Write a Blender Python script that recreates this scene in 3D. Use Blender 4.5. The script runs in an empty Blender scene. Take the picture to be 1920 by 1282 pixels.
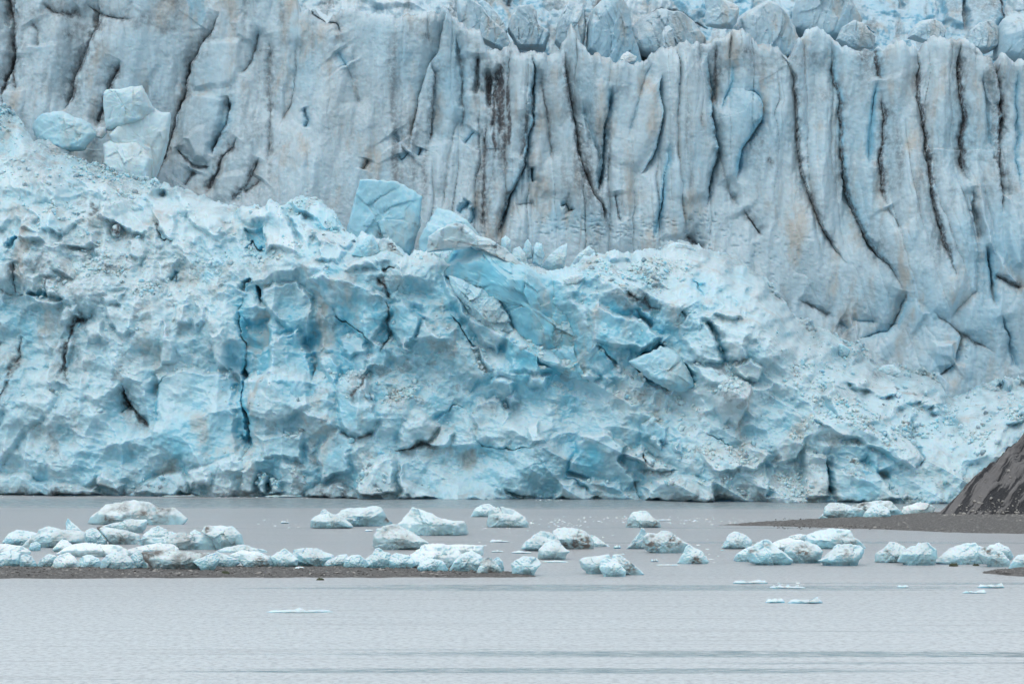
import bpy, math, random
import numpy as np
from mathutils import Vector, noise as mnoise

C = bpy.context.scene.collection
F32 = np.float32
# ------------------------------------------------------------------ camera / world / light
FPX, HOR, CAMH = 5445.0, 730.0, 22.0        # focal length in photo pixels, horizon row, eye height (m)
cam_d = bpy.data.cameras.new('camera'); cam = bpy.data.objects.new('camera', cam_d); C.objects.link(cam)
cam.location = (0, 0, CAMH); cam.rotation_euler = (math.radians(90), 0, 0)
cam_d.sensor_fit = 'HORIZONTAL'; cam_d.sensor_width = 36.0; cam_d.lens = 36.0 * FPX / 1920.0
cam_d.shift_y = (HOR - 641.0) / 1920.0
cam_d.clip_start = 1.0; cam_d.clip_end = 20000.0
bpy.context.scene.camera = cam

SUN_EL, SUN_AZ = math.radians(52), math.radians(205)   # azimuth measured clockwise from +Y
world = bpy.data.worlds.new('World'); bpy.context.scene.world = world; world.use_nodes = True
wn, wl = world.node_tree.nodes, world.node_tree.links
bg = wn['Background']
sky = wn.new('ShaderNodeTexSky'); sky.sky_type = 'NISHITA'; sky.sun_disc = False
sky.sun_elevation = SUN_EL; sky.sun_rotation = SUN_AZ; sky.air_density = 1.0; sky.dust_density = 3.0
cloud = wn.new('ShaderNodeMix'); cloud.data_type = 'RGBA'; cloud.inputs['Factor'].default_value = 0.72
cloud.inputs[7].default_value = (9.5, 10.2, 10.8, 1)
wl.new(sky.outputs[0], cloud.inputs[6]); wl.new(cloud.outputs[2], bg.inputs[0])
bg.inputs[1].default_value = 0.124
sl = bpy.data.lights.new('sun', 'SUN'); sl.energy = 0.75; sl.angle = math.radians(32); sl.color = (1.0, 0.96, 0.90)
so = bpy.data.objects.new('sun', sl); C.objects.link(so)
so.rotation_euler = Vector((math.sin(SUN_AZ) * math.cos(SUN_EL), math.cos(SUN_AZ) * math.cos(SUN_EL), math.sin(SUN_EL))).to_track_quat('Z', 'Y').to_euler()
so.location = (0, -200, 300)
vs = bpy.context.scene.view_settings
bpy.context.scene.display_settings.display_device = 'sRGB'
vs.view_transform = 'Standard'; vs.look = 'None'; vs.exposure = 0.0; vs.gamma = 1.0; vs.use_curve_mapping = False

# ------------------------------------------------------------------ helpers
def tag(o, label=None, cat=None, group=None, kind=None):
    if label: o['label'] = label
    if cat: o['category'] = cat
    if group: o['group'] = group
    if kind: o['kind'] = kind
    return o

def at(px, py, Y):
    return ((px - 960.0) * Y / FPX, Y, CAMH + (HOR - py) * Y / FPX)

def ydepth(py):
    return CAMH * FPX / (py - HOR)

def mesh_from(name, co, faces, mat, attrs=None, smooth=True):
    co = np.asarray(co, F32).reshape(-1, 3); faces = np.asarray(faces, np.int32); k = faces.shape[1]
    me = bpy.data.meshes.new(name)
    me.vertices.add(len(co)); me.vertices.foreach_set('co', co.ravel())
    me.loops.add(faces.size); me.loops.foreach_set('vertex_index', faces.ravel())
    me.polygons.add(len(faces)); me.polygons.foreach_set('loop_start', np.arange(0, faces.size, k, dtype=np.int32))
    me.update(calc_edges=True); me.validate()
    if smooth: me.polygons.foreach_set('use_smooth', np.ones(len(me.polygons), bool))
    for a, val in (attrs or {}).items():
        at_ = me.attributes.new(a, 'FLOAT', 'POINT'); at_.data.foreach_set('value', np.asarray(val, F32).ravel())
    me.materials.append(mat)
    o = bpy.data.objects.new(name, me); C.objects.link(o)
    return o

def grid_faces(nr, nc):
    i = np.arange(nr * nc, dtype=np.int32).reshape(nr, nc)
    return np.stack([i[:-1, :-1], i[1:, :-1], i[1:, 1:], i[:-1, 1:]], -1).reshape(-1, 4)

RNG = np.random.default_rng(11)
TAB = RNG.random((256, 256, 12)).astype(F32)

def vnoise(x, y, seed=0):
    x = x + seed * 17.31; y = y + seed * 5.77
    ix = np.floor(x).astype(np.int32); iy = np.floor(y).astype(np.int32)
    fx = (x - ix).astype(F32); fy = (y - iy).astype(F32)
    fx = fx * fx * fx * (fx * (fx * 6 - 15) + 10); fy = fy * fy * fy * (fy * (fy * 6 - 15) + 10)
    T = TAB[:, :, seed % 12]
    a = T[ix & 255, iy & 255]; b = T[(ix + 1) & 255, iy & 255]; c = T[ix & 255, (iy + 1) & 255]; d = T[(ix + 1) & 255, (iy + 1) & 255]
    return ((a + (b - a) * fx) * (1 - fy) + (c + (d - c) * fx) * fy) * 2 - 1

def fbm(x, y, seed=0, octv=4, gain=0.5):
    s = 0; a = 1.0
    for k in range(octv):
        r = 0.6 * k
        s = s + a * vnoise((x * math.cos(r) - y * math.sin(r)) * 2 ** k, (x * math.sin(r) + y * math.cos(r)) * 2 ** k, seed + k)
        a *= gain
    return s

def ridged(x, y, seed=0, octv=3):
    s = 0; a = 1.0
    for k in range(octv):
        s = s + a * (1 - 2 * np.abs(vnoise(x * 2 ** k, y * 2 ** k, seed + k))); a *= 0.5
    return s

def blocks(u, v, cell, seed, K=5, tilt=0.5, slope=1.6, flat=0.28, H=0.7, ax=1.0, ay=1.0, rot=0.0):
    """broken-ice relief: every jittered cell is a tilted chiselled block; the frontmost wins"""
    c_, s_ = math.cos(rot), math.sin(rot)
    x = ((u * c_ + v * s_) / (cell * ax)).astype(F32) + seed * 3.7; y = ((-u * s_ + v * c_) / (cell * ay)).astype(F32) + seed * 9.1
    ix = np.floor(x).astype(np.int32); iy = np.floor(y).astype(np.int32)
    best = np.full(u.shape, -9, F32); idv = np.zeros(u.shape, F32)
    for dx in (-1, 0, 1):
        for dy in (-1, 0, 1):
            R = TAB[(ix + dx + seed * 31) & 255, (iy + dy + seed * 57) & 255]
            rx = x - (ix + dx + 0.15 + 0.7 * R[..., 0]); ry = y - (iy + dy + 0.15 + 0.7 * R[..., 1])
            th0 = R[..., 2] * 6.283
            pd = np.full(u.shape, -9, F32)
            for k in range(K):
                th = th0 + 6.283 * k / K + (R[..., 3 + k % 5] - 0.5) * 0.7
                pd = np.maximum(pd, (np.cos(th) * rx + np.sin(th) * ry) * (0.75 + 0.6 * R[..., 4 + k % 6]))
            h = H * R[..., 8] + tilt * ((R[..., 9] - 0.5) * 2 * rx + (R[..., 10] - 0.5) * 2 * ry) - slope * np.maximum(0, pd - flat)
            m = h > best
            best = np.where(m, h, best); idv = np.where(m, R[..., 11], idv)
    return best, idv

def seg_dist(px, py, poly, closed=False):
    """unsigned distance, signed side of nearest segment, t along the line"""
    P = np.array(poly, F32)
    if closed: P = np.vstack([P, P[:1]])
    L = np.hypot(*(P[1:] - P[:-1]).T); T = max(L.sum(), 1e-3); acc = 0
    bd = np.full(px.shape, 1e9, F32); sd = np.ones(px.shape, F32); tt = np.zeros(px.shape, F32)
    for i in range(len(P) - 1):
        dx, dy = P[i + 1] - P[i]; l2 = max(dx * dx + dy * dy, 1e-6)
        qx = px - P[i][0]; qy = py - P[i][1]
        t = np.clip((qx * dx + qy * dy) / l2, 0, 1)
        d = (qx - t * dx) ** 2 + (qy - t * dy) ** 2
        m = d < bd
        bd = np.where(m, d, bd); sd = np.where(m, np.sign(dx * qy - dy * qx), sd); tt = np.where(m, (acc + t * L[i]) / T, tt)
        acc += L[i]
    return np.sqrt(bd), sd, tt

def inside(px, py, poly):
    P = np.array(poly, F32); n = len(P); r = np.zeros(px.shape, bool)
    for i in range(n):
        x1, y1 = P[i]; x2, y2 = P[(i + 1) % n]
        if y1 == y2: continue
        r ^= ((y1 > py) != (y2 > py)) & (px < (x2 - x1) * (py - y1) / (y2 - y1) + x1)
    return r

def sstep(a, b, x):
    t = np.clip((x - a) / (b - a), 0, 1); return t * t * (3 - 2 * t)

def blur(a, r):
    for ax in (0, 1):
        p = np.pad(a, [(r + 1, r) if i == ax else (0, 0) for i in (0, 1)], mode='edge').astype(np.float64); c = np.cumsum(p, axis=ax)
        n = a.shape[ax]; hi = np.take(c, np.arange(2 * r + 1, 2 * r + 1 + n), axis=ax); lo = np.take(c, np.arange(0, n), axis=ax); a = (hi - lo) / (2 * r + 1)
    return a.astype(F32)

class Surf:
    """relief surface drawn on a plan grid (U across, V down, photo pixels); D = metres out of the face"""
    def __init__(s, U, V, wob=3.0):
        s.U, s.V = U.astype(F32), V.astype(F32); s.cw = 0.8; s.cd = 1.0; s.gv = 1.0; s.ph = 1.0; s.bv = 1.0; s.st = 1.0; s.sh = 1.0; s.shw = 1.0
        s.D = np.zeros(U.shape, F32); s.dirt = np.zeros(U.shape, F32); s.blue = np.zeros(U.shape, F32); s.snow = np.zeros(U.shape, F32)
        s.wu = s.U + wob * fbm(U / 22, V / 22, 3, 3) ; s.wv = s.V + wob * fbm(U / 22, V / 22, 7, 3)
    def box(s, poly, pad):
        P = np.array(poly, float); x0, y0 = P.min(0) - pad; x1, y1 = P.max(0) + pad
        c0, c1 = np.searchsorted(s.U[0], [x0, x1]); m = (s.V[:, c0:c1] > y0) & (s.V[:, c0:c1] < y1) if c1 > c0 else None
        if m is None or not m.any(): return None
        r = np.where(m.any(1))[0]
        return (slice(r[0], r[-1] + 1), slice(c0, c1))
    def crack(s, poly, w=3, depth=3, dirt=0.8, dw=5, blue=0, sh=1.2, shw=22, step=0, stw=30):
        b = s.box(poly, max(4 * w, 3 * shw, 3 * dw, 2.5 * stw if step else 0))
        if b is None: return
        d, sd, t = seg_dist(s.wu[b], s.wv[b], poly)
        w = w * s.cw
        nz = fbm(s.U[b] / 9, s.V[b] / 14, 5, 3)
        tp = np.clip(np.minimum(t, 1 - t) * 7, 0, 1); ww = w * (0.35 + 0.65 * tp) * (1 + 0.5 * nz) * (.3 + 1.5 * np.clip(.5 + vnoise(s.U[b] / 40, s.V[b] / 42, 8), 0, 1.3) ** 2)
        s.D[b] -= s.cd * np.maximum(0.15, 0.6 + 0.75 * vnoise(s.U[b] / 30, s.V[b] / 30, 6)) * depth * tp * np.clip(1.25 - d / np.maximum(ww, 0.8), 0, 1) + s.sh * sh * tp * np.exp(-d / (shw * s.shw))
        if step: s.D[b] += s.st * step * tp * np.where(sd > 0, 1, -0.35) * np.exp(-d / stw)
        if dirt: s.dirt[b] = np.maximum(s.dirt[b], dirt * tp * np.maximum(np.exp(-(d / (.8 * dw * (1 + 0.8 * nz) + .4)) ** 2), .5 * np.exp(-d / (2.6 * dw)) * np.clip(1 + nz, 0, 1.6)))
        if blue: s.blue[b] = np.maximum(s.blue[b], blue * tp * np.exp(-(d / (w * 2.2)) ** 2))
    def plate(s, poly, h=3, gx=0, gy=0, bevel=5, flat=0.6, blue=0, dirt=0, groove=1.0, rnd=0, snow=0, wob=1.0):
        b = s.box(poly, 26); h = h * s.ph; bevel = bevel * s.bv
        if b is None: return
        pu = s.U[b] + wob * (s.wu[b] - s.U[b]); pv = s.V[b] + wob * (s.wv[b] - s.V[b])
        d, _, _ = seg_dist(pu, pv, poly, True); ins = inside(pu, pv, poly); sdv = np.where(ins, d, -d)
        P = np.array(poly, float); cx, cy = P.mean(0); R = max(np.ptp(P[:, 0]), np.ptp(P[:, 1])) / 2
        w = sstep(-1.0, bevel, sdv); D = s.D[b]
        mean = D[ins].mean() if ins.any() else 0
        tgt = mean + h + gx * (pu - cx) + gy * (pv - cy) + 0.25 * (D - mean)
        if rnd: tgt = tgt - rnd * np.exp(-np.maximum(sdv, 0) / (0.28 * R))
        f = flat * w
        s.D[b] = D * (1 - f) + f * tgt + (1 - flat) * w * h - s.gv * groove * np.exp(-np.abs(sdv + 3) / 4) * (sdv < 0)
        soft = sstep(-2, 6, sdv) * (0.75 + 0.35 * fbm(s.U[b] / 30, s.V[b] / 30, 2, 3))
        if blue > 0: s.blue[b] = np.maximum(s.blue[b], blue * soft)
        if dirt: s.dirt[b] = np.maximum(s.dirt[b], dirt * soft)
        if snow: s.snow[b] = np.maximum(s.snow[b], snow * soft)
    def blob(s, cx, cy, rx, ry, d=0, dirt=0, blue=0, snow=0, rot=0):
        R = max(rx, ry) * 2.2; b = s.box([(cx, cy)], R)
        if b is None: return
        x = s.wu[b] - cx; y = s.wv[b] - cy; c, q = math.cos(rot), math.sin(rot)
        e = np.exp(-((x * c + y * q) / rx) ** 2 - ((-x * q + y * c) / ry) ** 2)
        nz = np.clip(0.75 + 0.6 * fbm(s.U[b] / 12, s.V[b] / 22, 9, 3), 0.1, 1.4)
        if d: s.D[b] += d * e
        if dirt: s.dirt[b] = np.maximum(s.dirt[b], dirt * e * nz)
        if blue: s.blue[b] = np.maximum(s.blue[b], blue * e)
        if snow: s.snow[b] = np.maximum(s.snow[b], snow * e * nz)
    def attrs(s): return {'dirt': s.dirt, 'blue': s.blue, 'snow': s.snow}

# ------------------------------------------------------------------ materials
def nodes(name):
    m = bpy.data.materials.new(name); m.use_nodes = True; nt = m.node_tree
    return m, nt.nodes, nt.links, nt.nodes['Principled BSDF']

def mixc(N, L, fac, a, b, blend='MIX'):
    n = N.new('ShaderNodeMix'); n.data_type = 'RGBA'; n.blend_type = blend; n.clamp_factor = True
    for k, v in ((0, fac), (6, a), (7, b)):
        if hasattr(v, 'is_linked') or hasattr(v, 'links'): L.new(v, n.inputs[k])
        else: n.inputs[k].default_value = v
    return n.outputs[2]

def mth(N, L, op, a, b=None, clamp=False):
    n = N.new('ShaderNodeMath'); n.operation = op; n.use_clamp = clamp
    for k, v in ((0, a), (1, b)):
        if v is None: continue
        if hasattr(v, 'links'): L.new(v, n.inputs[k])
        else: n.inputs[k].default_value = v
    return n.outputs[0]

def ntex(N, L, vec, scale, detail=4, rough=0.55):
    n = N.new('ShaderNodeTexNoise'); n.inputs['Scale'].default_value = scale; n.inputs['Detail'].default_value = detail
    n.inputs['Roughness'].default_value = rough; L.new(vec, n.inputs['Vector']); return n.outputs['Fac']

def ramp(N, L, fac, lo, hi):
    n = N.new('ShaderNodeMapRange'); n.inputs[1].default_value = lo; n.inputs[2].default_value = hi; n.interpolation_type = 'SMOOTHSTEP'
    L.new(fac, n.inputs[0]); return n.outputs[0]

def ice_material(name, white, blue, dirtc, tan, snowc, bump, bscale, base_blue=0.0, scallop=0.0, strat=0.0, tanamt=0.5, topsnow=0.5, mott=.25, upr=(.25, .75), sss=0.0, srad=1.0, speck=.45):
    m, N, L, P = nodes(name)
    geo = N.new('ShaderNodeNewGeometry'); tc = N.new('ShaderNodeTexCoord'); vec = tc.outputs['Object']
    A = {}
    for k in ('dirt', 'blue', 'snow'):
        a = N.new('ShaderNodeAttribute'); a.attribute_name = k; A[k] = a.outputs['Fac']
    big = ntex(N, L, vec, 0.045, 5, 0.6); mid = ntex(N, L, vec, 0.25, 5, 0.6); fine = ntex(N, L, vec, 1.3, 6, 0.65)
    bf = mth(N, L, 'ADD', A['blue'], mth(N, L, 'MULTIPLY', ramp(N, L, big, 0.42, 0.75), 0.35))
    bf = mth(N, L, 'ADD', bf, mth(N, L, 'MULTIPLY', ramp(N, L, mid, 0.45, 0.8), mott))
    bf = mth(N, L, 'ADD', bf, base_blue, True)
    col = mixc(N, L, bf, (*white, 1), (*blue, 1))
    # weathered granular crust on upward faces
    sep = N.new('ShaderNodeSeparateXYZ'); L.new(geo.outputs['Normal'], sep.inputs[0])
    up = ramp(N, L, mth(N, L, 'ADD', sep.outputs[2], mth(N, L, 'MULTIPLY', mth(N, L, 'SUBTRACT', fine, 0.5), 0.8)), *upr)
    sf = mth(N, L, 'ADD', mth(N, L, 'MULTIPLY', up, topsnow), A['snow'], True)
    col = mixc(N, L, sf, col, (*snowc, 1))
    # tan silt film in soft vertical streaks
    mp = N.new('ShaderNodeMapping'); mp.inputs['Scale'].default_value = (1, 1, 0.35); L.new(vec, mp.inputs[0])
    st = ntex(N, L, mp.outputs[0], 0.16, 6, 0.62)
    tf = mth(N, L, 'MULTIPLY', ramp(N, L, st, 0.50, 0.72), tanamt)
    col = mixc(N, L, tf, col, (*tan, 1))
    # dirt held in cracks: attribute broken up by grain
    gr = ntex(N, L, vec, 0.9, 6, 0.7)
    d1 = mth(N, L, 'MULTIPLY', A['dirt'], mth(N, L, 'ADD', mth(N, L, 'MULTIPLY', ramp(N, L, gr, 0.3, 0.62), 1.0), 0.22), True)
    sp = mth(N, L, 'MULTIPLY', ramp(N, L, ntex(N, L, vec, 2.2, 4, 0.7), 0.66, 0.76), mth(N, L, 'MULTIPLY', ramp(N, L, big, 0.45, 0.65), speck))
    d1 = mth(N, L, 'MAXIMUM', d1, sp)
    col = mixc(N, L, d1, col, (*dirtc, 1))
    L.new(col, P.inputs['Base Color'])
    P.inputs['Subsurface Weight'].default_value = sss; P.inputs['Subsurface Radius'].default_value = (0.35, 0.8, 1.2); P.inputs['Subsurface Scale'].default_value = srad
    P.inputs['Roughness'].default_value = 0.55; P.inputs['Specular IOR Level'].default_value = 0.3; P.inputs['IOR'].default_value = 1.31
    # bump: grain, thin foliation bands, scallops
    hgt = mth(N, L, 'ADD', mth(N, L, 'MULTIPLY', fine, 0.6), mth(N, L, 'MULTIPLY', mid, 0.8))
    if strat:
        mp2 = N.new('ShaderNodeMapping'); mp2.inputs['Scale'].default_value = (0.12, 0.12, 1.1); mp2.inputs['Rotation'].default_value = (0, 0.12, 0); L.new(vec, mp2.inputs[0])
        hgt = mth(N, L, 'ADD', hgt, mth(N, L, 'MULTIPLY', ntex(N, L, mp2.outputs[0], 1.0, 5, 0.6), strat))
    if scallop:
        vo = N.new('ShaderNodeTexVoronoi'); vo.feature = 'SMOOTH_F1'; vo.inputs['Scale'].default_value = 0.75
        wv = N.new('ShaderNodeVectorMath'); wv.operation = 'MULTIPLY'; wv.inputs[1].default_value = (0.7, 0.7, 1.25); L.new(vec, wv.inputs[0]); L.new(wv.outputs[0], vo.inputs['Vector'])
        hgt = mth(N, L, 'ADD', hgt, mth(N, L, 'MULTIPLY', vo.outputs['Distance'], scallop))
    bp = N.new('ShaderNodeBump'); bp.inputs['Strength'].default_value = bump; bp.inputs['Distance'].default_value = bscale
    L.new(hgt, bp.inputs['Height']); L.new(bp.outputs[0], P.inputs['Normal'])
    return m

DIRT = (0.098, 0.106, 0.116); TAN = (0.42, 0.40, 0.36)
M_WALL = ice_material('cliff_ice', (0.475, 0.575, 0.62), (0.22, 0.46, 0.59), DIRT, TAN, (0.60, 0.67, 0.70), 0.45, 0.5, 0.10, scallop=0.6, tanamt=0.8, topsnow=0.3, mott=.2, sss=.45, srad=.6)
M_TOE = ice_material('broken_ice', (0.515, 0.655, 0.70), (0.15, 0.49, 0.635), DIRT, TAN, (0.59, 0.70, 0.735), 0.28, 0.5, 0.07, strat=0.5, tanamt=0.6, topsnow=0.4, mott=.08, sss=.65, srad=.9)
M_UP = ice_material('upper_ice', (0.46, 0.565, 0.615), (0.20, 0.46, 0.61), DIRT, TAN, (0.64, 0.72, 0.75), 0.6, 0.7, 0.12, tanamt=0.8, topsnow=0.45, mott=.2, sss=.4, srad=.6)
M_BERG = ice_material('berg_ice', (0.46, 0.63, 0.67), (0.17, 0.47, 0.58), (0.165, 0.158, 0.148), (0.34, 0.34, 0.31), (0.74, 0.81, 0.82), 0.3, 0.25, 0.10, strat=0.6, tanamt=0.5, topsnow=0.75, mott=.15, upr=(.3, .7), sss=.6, srad=.4, speck=0.0)

# ------------------------------------------------------------------ water and land
def water_material():
    m, N, L, P = nodes('silty_water')
    tc = N.new('ShaderNodeTexCoord'); vec = tc.outputs['Object']; sep = N.new('ShaderNodeSeparateXYZ'); L.new(vec, sep.inputs[0])
    def stretched(sx, sy, loc, det, rot=0.0):
        mp = N.new('ShaderNodeMapping'); mp.inputs['Scale'].default_value = (sx, sy, 1); mp.inputs['Location'].default_value = loc; mp.inputs['Rotation'].default_value = (0, 0, rot)
        L.new(vec, mp.inputs[0]); return ntex(N, L, mp.outputs[0], 1.0, det, 0.62)
    band = stretched(0.010, 0.09, (0, 0, 0), 6, 0.02)
    col = mixc(N, L, ramp(N, L, band, 0.35, 0.65), (0.455, 0.455, 0.46, 1), (0.42, 0.435, 0.445, 1))
    fine = stretched(0.35, 2.2, (0, 3, 0), 5)
    edge = stretched(0.02, 0.35, (5, 1, 0), 6, 0.015)
    # wind-ruffled and slick strips lying across the lake, each at its own distance
    tot = None
    for (yc, wd, xc, xw, am) in [(323, 7.5, 12, 46, 1.0), (330, 4, 60, 40, .5), (241.5, 3.8, 26, 60, 1.0), (227.5, 3.2, 4, 34, 1.1), (234, 1.6, 30, 30, .45), (221, 1.2, -30, 24, .35), (565, 34, 60, 260, 1.3), (418, 5, 50, 50, .6), (246, 1.2, -10, 30, .5), (462, 4, 0, 90, .35), (264, 1.5, 40, 20, .35)]:
        dy = mth(N, L, 'DIVIDE', mth(N, L, 'ABSOLUTE', mth(N, L, 'SUBTRACT', sep.outputs[1], yc)), wd)
        dx = mth(N, L, 'DIVIDE', mth(N, L, 'ABSOLUTE', mth(N, L, 'SUBTRACT', sep.outputs[0], xc)), xw)
        q = mth(N, L, 'ADD', mth(N, L, 'MULTIPLY', dy, dy), mth(N, L, 'MULTIPLY', dx, dx))
        v = mth(N, L, 'MULTIPLY', mth(N, L, 'SUBTRACT', 1.0, q, True), am)
        tot = v if tot is None else mth(N, L, 'MAXIMUM', tot, v)
    strip = mth(N, L, 'MULTIPLY', ramp(N, L, mth(N, L, 'ADD', tot, mth(N, L, 'MULTIPLY', mth(N, L, 'SUBTRACT', edge, 0.5), 2.2)), 0.1, 0.9), ramp(N, L, tot, 0.0, 0.25))
    strip = mth(N, L, 'MULTIPLY', strip, mth(N, L, 'ADD', 0.15, ramp(N, L, fine, 0.42, 0.58)), True)
    
    near = ramp(N, L, sep.outputs[1], 420.0, 240.0)
    col = mixc(N, L, mth(N, L, 'MULTIPLY', near, .85), col, (0.73, 0.77, 0.78, 1))  # near water paled in the base colour to stand for sky reflection
    rp = stretched(1.6, 1.3, (9, 2, 0), 6); rp2 = stretched(0.03, 0.5, (2, 8, 0), 6, 0.03)
    col = mixc(N, L, mth(N, L, 'MULTIPLY', ramp(N, L, rp, 0.44, 0.62), .5), col, (0.30, 0.31, 0.32, 1))
    col = mixc(N, L, mth(N, L, 'MULTIPLY', ramp(N, L, rp2, 0.5, 0.68), .35), col, (0.33, 0.325, 0.33, 1))
    col = mixc(N, L, strip, col, (0.24, 0.31, 0.33, 1))  # slick strips darkened in the base colour to stand for the glacier's reflection
    L.new(col, P.inputs['Base Color'])
    P.inputs['Specular IOR Level'].default_value = 0.5; P.inputs['IOR'].default_value = 1.33
    L.new(mth(N, L, 'SUBTRACT', 0.30, mth(N, L, 'MULTIPLY', strip, 0.16)), P.inputs['Roughness'])
    mp2 = N.new('ShaderNodeMapping'); mp2.inputs['Scale'].default_value = (0.55, 0.55, 1); L.new(vec, mp2.inputs[0])
    w1 = ntex(N, L, mp2.outputs[0], 1.4, 6, 0.7)
    bp = N.new('ShaderNodeBump'); bp.inputs['Distance'].default_value = 0.45; bp.inputs['Strength'].default_value = 1.0
    L.new(mth(N, L, 'ADD', w1, mth(N, L, 'MULTIPLY', fine, .6)), bp.inputs['Height']); L.new(bp.outputs[0], P.inputs['Normal'])
    return m
xs = np.array([-6000, -1500, -400, -150, 0, 150, 400, 1500, 6000], F32); ys = np.array([-6000, -1000, 0, 200, 400, 600, 900, 2500, 9000], F32)
X, Yg = np.meshgrid(xs, ys)
w = mesh_from('water', np.stack([X, Yg, np.zeros_like(X)], -1), grid_faces(9, 9)[:, ::-1], water_material(), smooth=False)
tag(w, 'grey silty lake water with faint ripples below the glacier', kind='structure')

def gravel_material(name, c1, c2, streak=False):
    m, N, L, P = nodes(name)
    tc = N.new('ShaderNodeTexCoord'); vec = tc.outputs['Object']
    if streak:
        a = N.new('ShaderNodeAttribute'); a.attribute_name = 'streak'; n1 = a.outputs['Fac']
        f = ramp(N, L, mth(N, L, 'ADD', n1, mth(N, L, 'MULTIPLY', ntex(N, L, vec, 1.2, 6, 0.7), 0.5)), 0.62, 0.95)
    else:
        f = ramp(N, L, ntex(N, L, vec, 2.0, 6, 0.7), 0.4, 0.62)
    col = mixc(N, L, f, (*c1, 1), (*c2, 1))
    g = ntex(N, L, vec, 3.0, 5, 0.75)
    col = mixc(N, L, mth(N, L, 'MULTIPLY', ramp(N, L, g, 0.55, 0.7), 0.5), col, (0.26, 0.25, 0.24, 1))
    L.new(col, P.inputs['Base Color']); P.inputs['Roughness'].default_value = 0.9; P.inputs['Specular IOR Level'].default_value = 0.2
    bp = N.new('ShaderNodeBump'); bp.inputs['Strength'].default_value = 1.0; bp.inputs['Distance'].default_value = 0.35
    L.new(mth(N, L, 'ADD', g, n1 if streak else f), bp.inputs['Height']); L.new(bp.outputs[0], P.inputs['Normal'])
    return m
M_GRAV = gravel_material('gravel', (0.22, 0.215, 0.21), (0.36, 0.35, 0.335))
M_MOR = gravel_material('scree', (0.055, 0.057, 0.062), (0.20, 0.195, 0.195), True)

def gravel_bar(name, label, outline, hmax, seed):
    """low bank from its plan outline (metres); rises from below the water"""
    P = np.array(outline, F32); x0, y0 = P.min(0) - 1; x1, y1 = P.max(0) + 1
    nx = min(700, int((x1 - x0) / 0.16)); ny = min(320, int((y1 - y0) / 0.3))
    X, Y = np.meshgrid(np.linspace(x0, x1, nx), np.linspace(y0, y1, ny)); X = X.astype(F32); Y = Y.astype(F32)
    wx = X + 0.8 * fbm(X / 3, Y / 3, 2, 3); wy = Y + 0.8 * fbm(X / 3, Y / 3, 4, 3)
    d, _, _ = seg_dist(wx, wy, outline, True); s = np.where(inside(wx, wy, outline), d, -d)
    Z = np.clip(s * 0.14, -0.25, hmax) + 0.07 * fbm(X * 1.2, Y * 1.2, seed, 4) + 0.09 * np.maximum(0, blocks(X, Y, 0.5, seed)[0])
    Z = np.where(s < 0, Z - 0.12, Z)
    return tag(mesh_from(name, np.stack([X, Y, Z], -1), grid_faces(ny, nx)[:, ::-1], M_GRAV), label, kind='structure')

def plan(pts):   # water-level pixel outline -> plan metres
    return [((u - 960) * ydepth(v) / FPX, ydepth(v)) for u, v in pts]
gravel_bar('gravel_bar', 'long low gravel bar in front of the row of stranded ice', plan([(-140, 1085), (300, 1083), (700, 1082), (960, 1082), (1010, 1081), (960, 1074), (860, 1068), (700, 1064), (400, 1062), (-140, 1058)]), 0.3, 1)
gravel_bar('gravel_spit', 'grey gravel spit running out from the foot of the scree slope', plan([(1348, 984), (1450, 986), (1620, 991), (1800, 998), (2060, 1003), (2060, 955), (1900, 955), (1740, 963), (1640, 970), (1530, 975), (1440, 980)]), 0.5, 2)
gravel_bar('gravel_shoal', 'tiny gravel shoal at the right edge of the lake', plan([(1838, 1074), (1880, 1079), (2000, 1084), (2000, 1066), (1900, 1067), (1860, 1070)]), 0.35, 3)

def moraine():
    """scree slope: crest runs up to the right, face drops toward the spit"""
    nr, nc = 260, 420
    S, Tt = np.meshgrid(np.linspace(0, 1, nc), np.linspace(-0.35, 1, nr))   # along crest, down the face
    S = S.astype(F32); Tt = Tt.astype(F32)
    # crest in metres: start (1750,968) at Y~500, climbs to the right and away
    cx, cy, cz = at(1748, 969, 500); ex, ey, ez = at(2300, 462, 545)
    CX = cx + S * (ex - cx); CY = cy + S * (ey - cy); CZ = cz + S * (ez - cz)
    run = 4 + 62 * S
    X = CX + 0.25 * np.maximum(Tt, 0) * run; Y = CY - np.maximum(Tt, 0) * run * 0.62 - np.minimum(Tt, 0) * (12 + 90 * S)
    Z = CZ * (1 - np.abs(Tt) ** 0.93 * np.where(Tt < 0, 2.86, 1)) - 0.3
    rg = fbm(X / 5 + Z / 5, Y / 30 + 0.2 * (X - Z), 3, 5); r2 = ridged(X / 2.2 + Z / 2.2, Y / 8, 6, 3)
    amp = np.clip(S * 6, 0.1, 1)
    al = X * 0.73 + Z * 0.68; ac = Z * 0.73 - X * 0.68
    st = 0.5 + 0.6 * fbm(al / 6, ac / 0.5, 5, 6) + 0.2 * fbm(al / 30, ac / 5, 2, 2)
    Z = Z + amp * (0.8 * rg + .22 * np.maximum(0, blocks(X + Z, Y + Z, 1.6, 4)[0]) + 0.16 * st * (np.abs(Tt) > 0.02)); Y = Y - amp * 0.5 * rg
    global MOR
    k_ = np.random.default_rng(3).choice(X.size, 1500, p=(lambda q: q / q.sum())((np.clip(Tt, 0, 1) ** 2.5 * (Tt > .05) * (Z > .1)).ravel().astype(float))); MOR = np.stack([X, Y, Z], -1).reshape(-1, 3)[k_]
    return tag(mesh_from('moraine_slope', np.stack([X, Y, Z], -1), grid_faces(nr, nc), M_MOR, {'streak': st}), 'dark grey scree slope rising at the right edge', kind='structure')
moraine()

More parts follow.
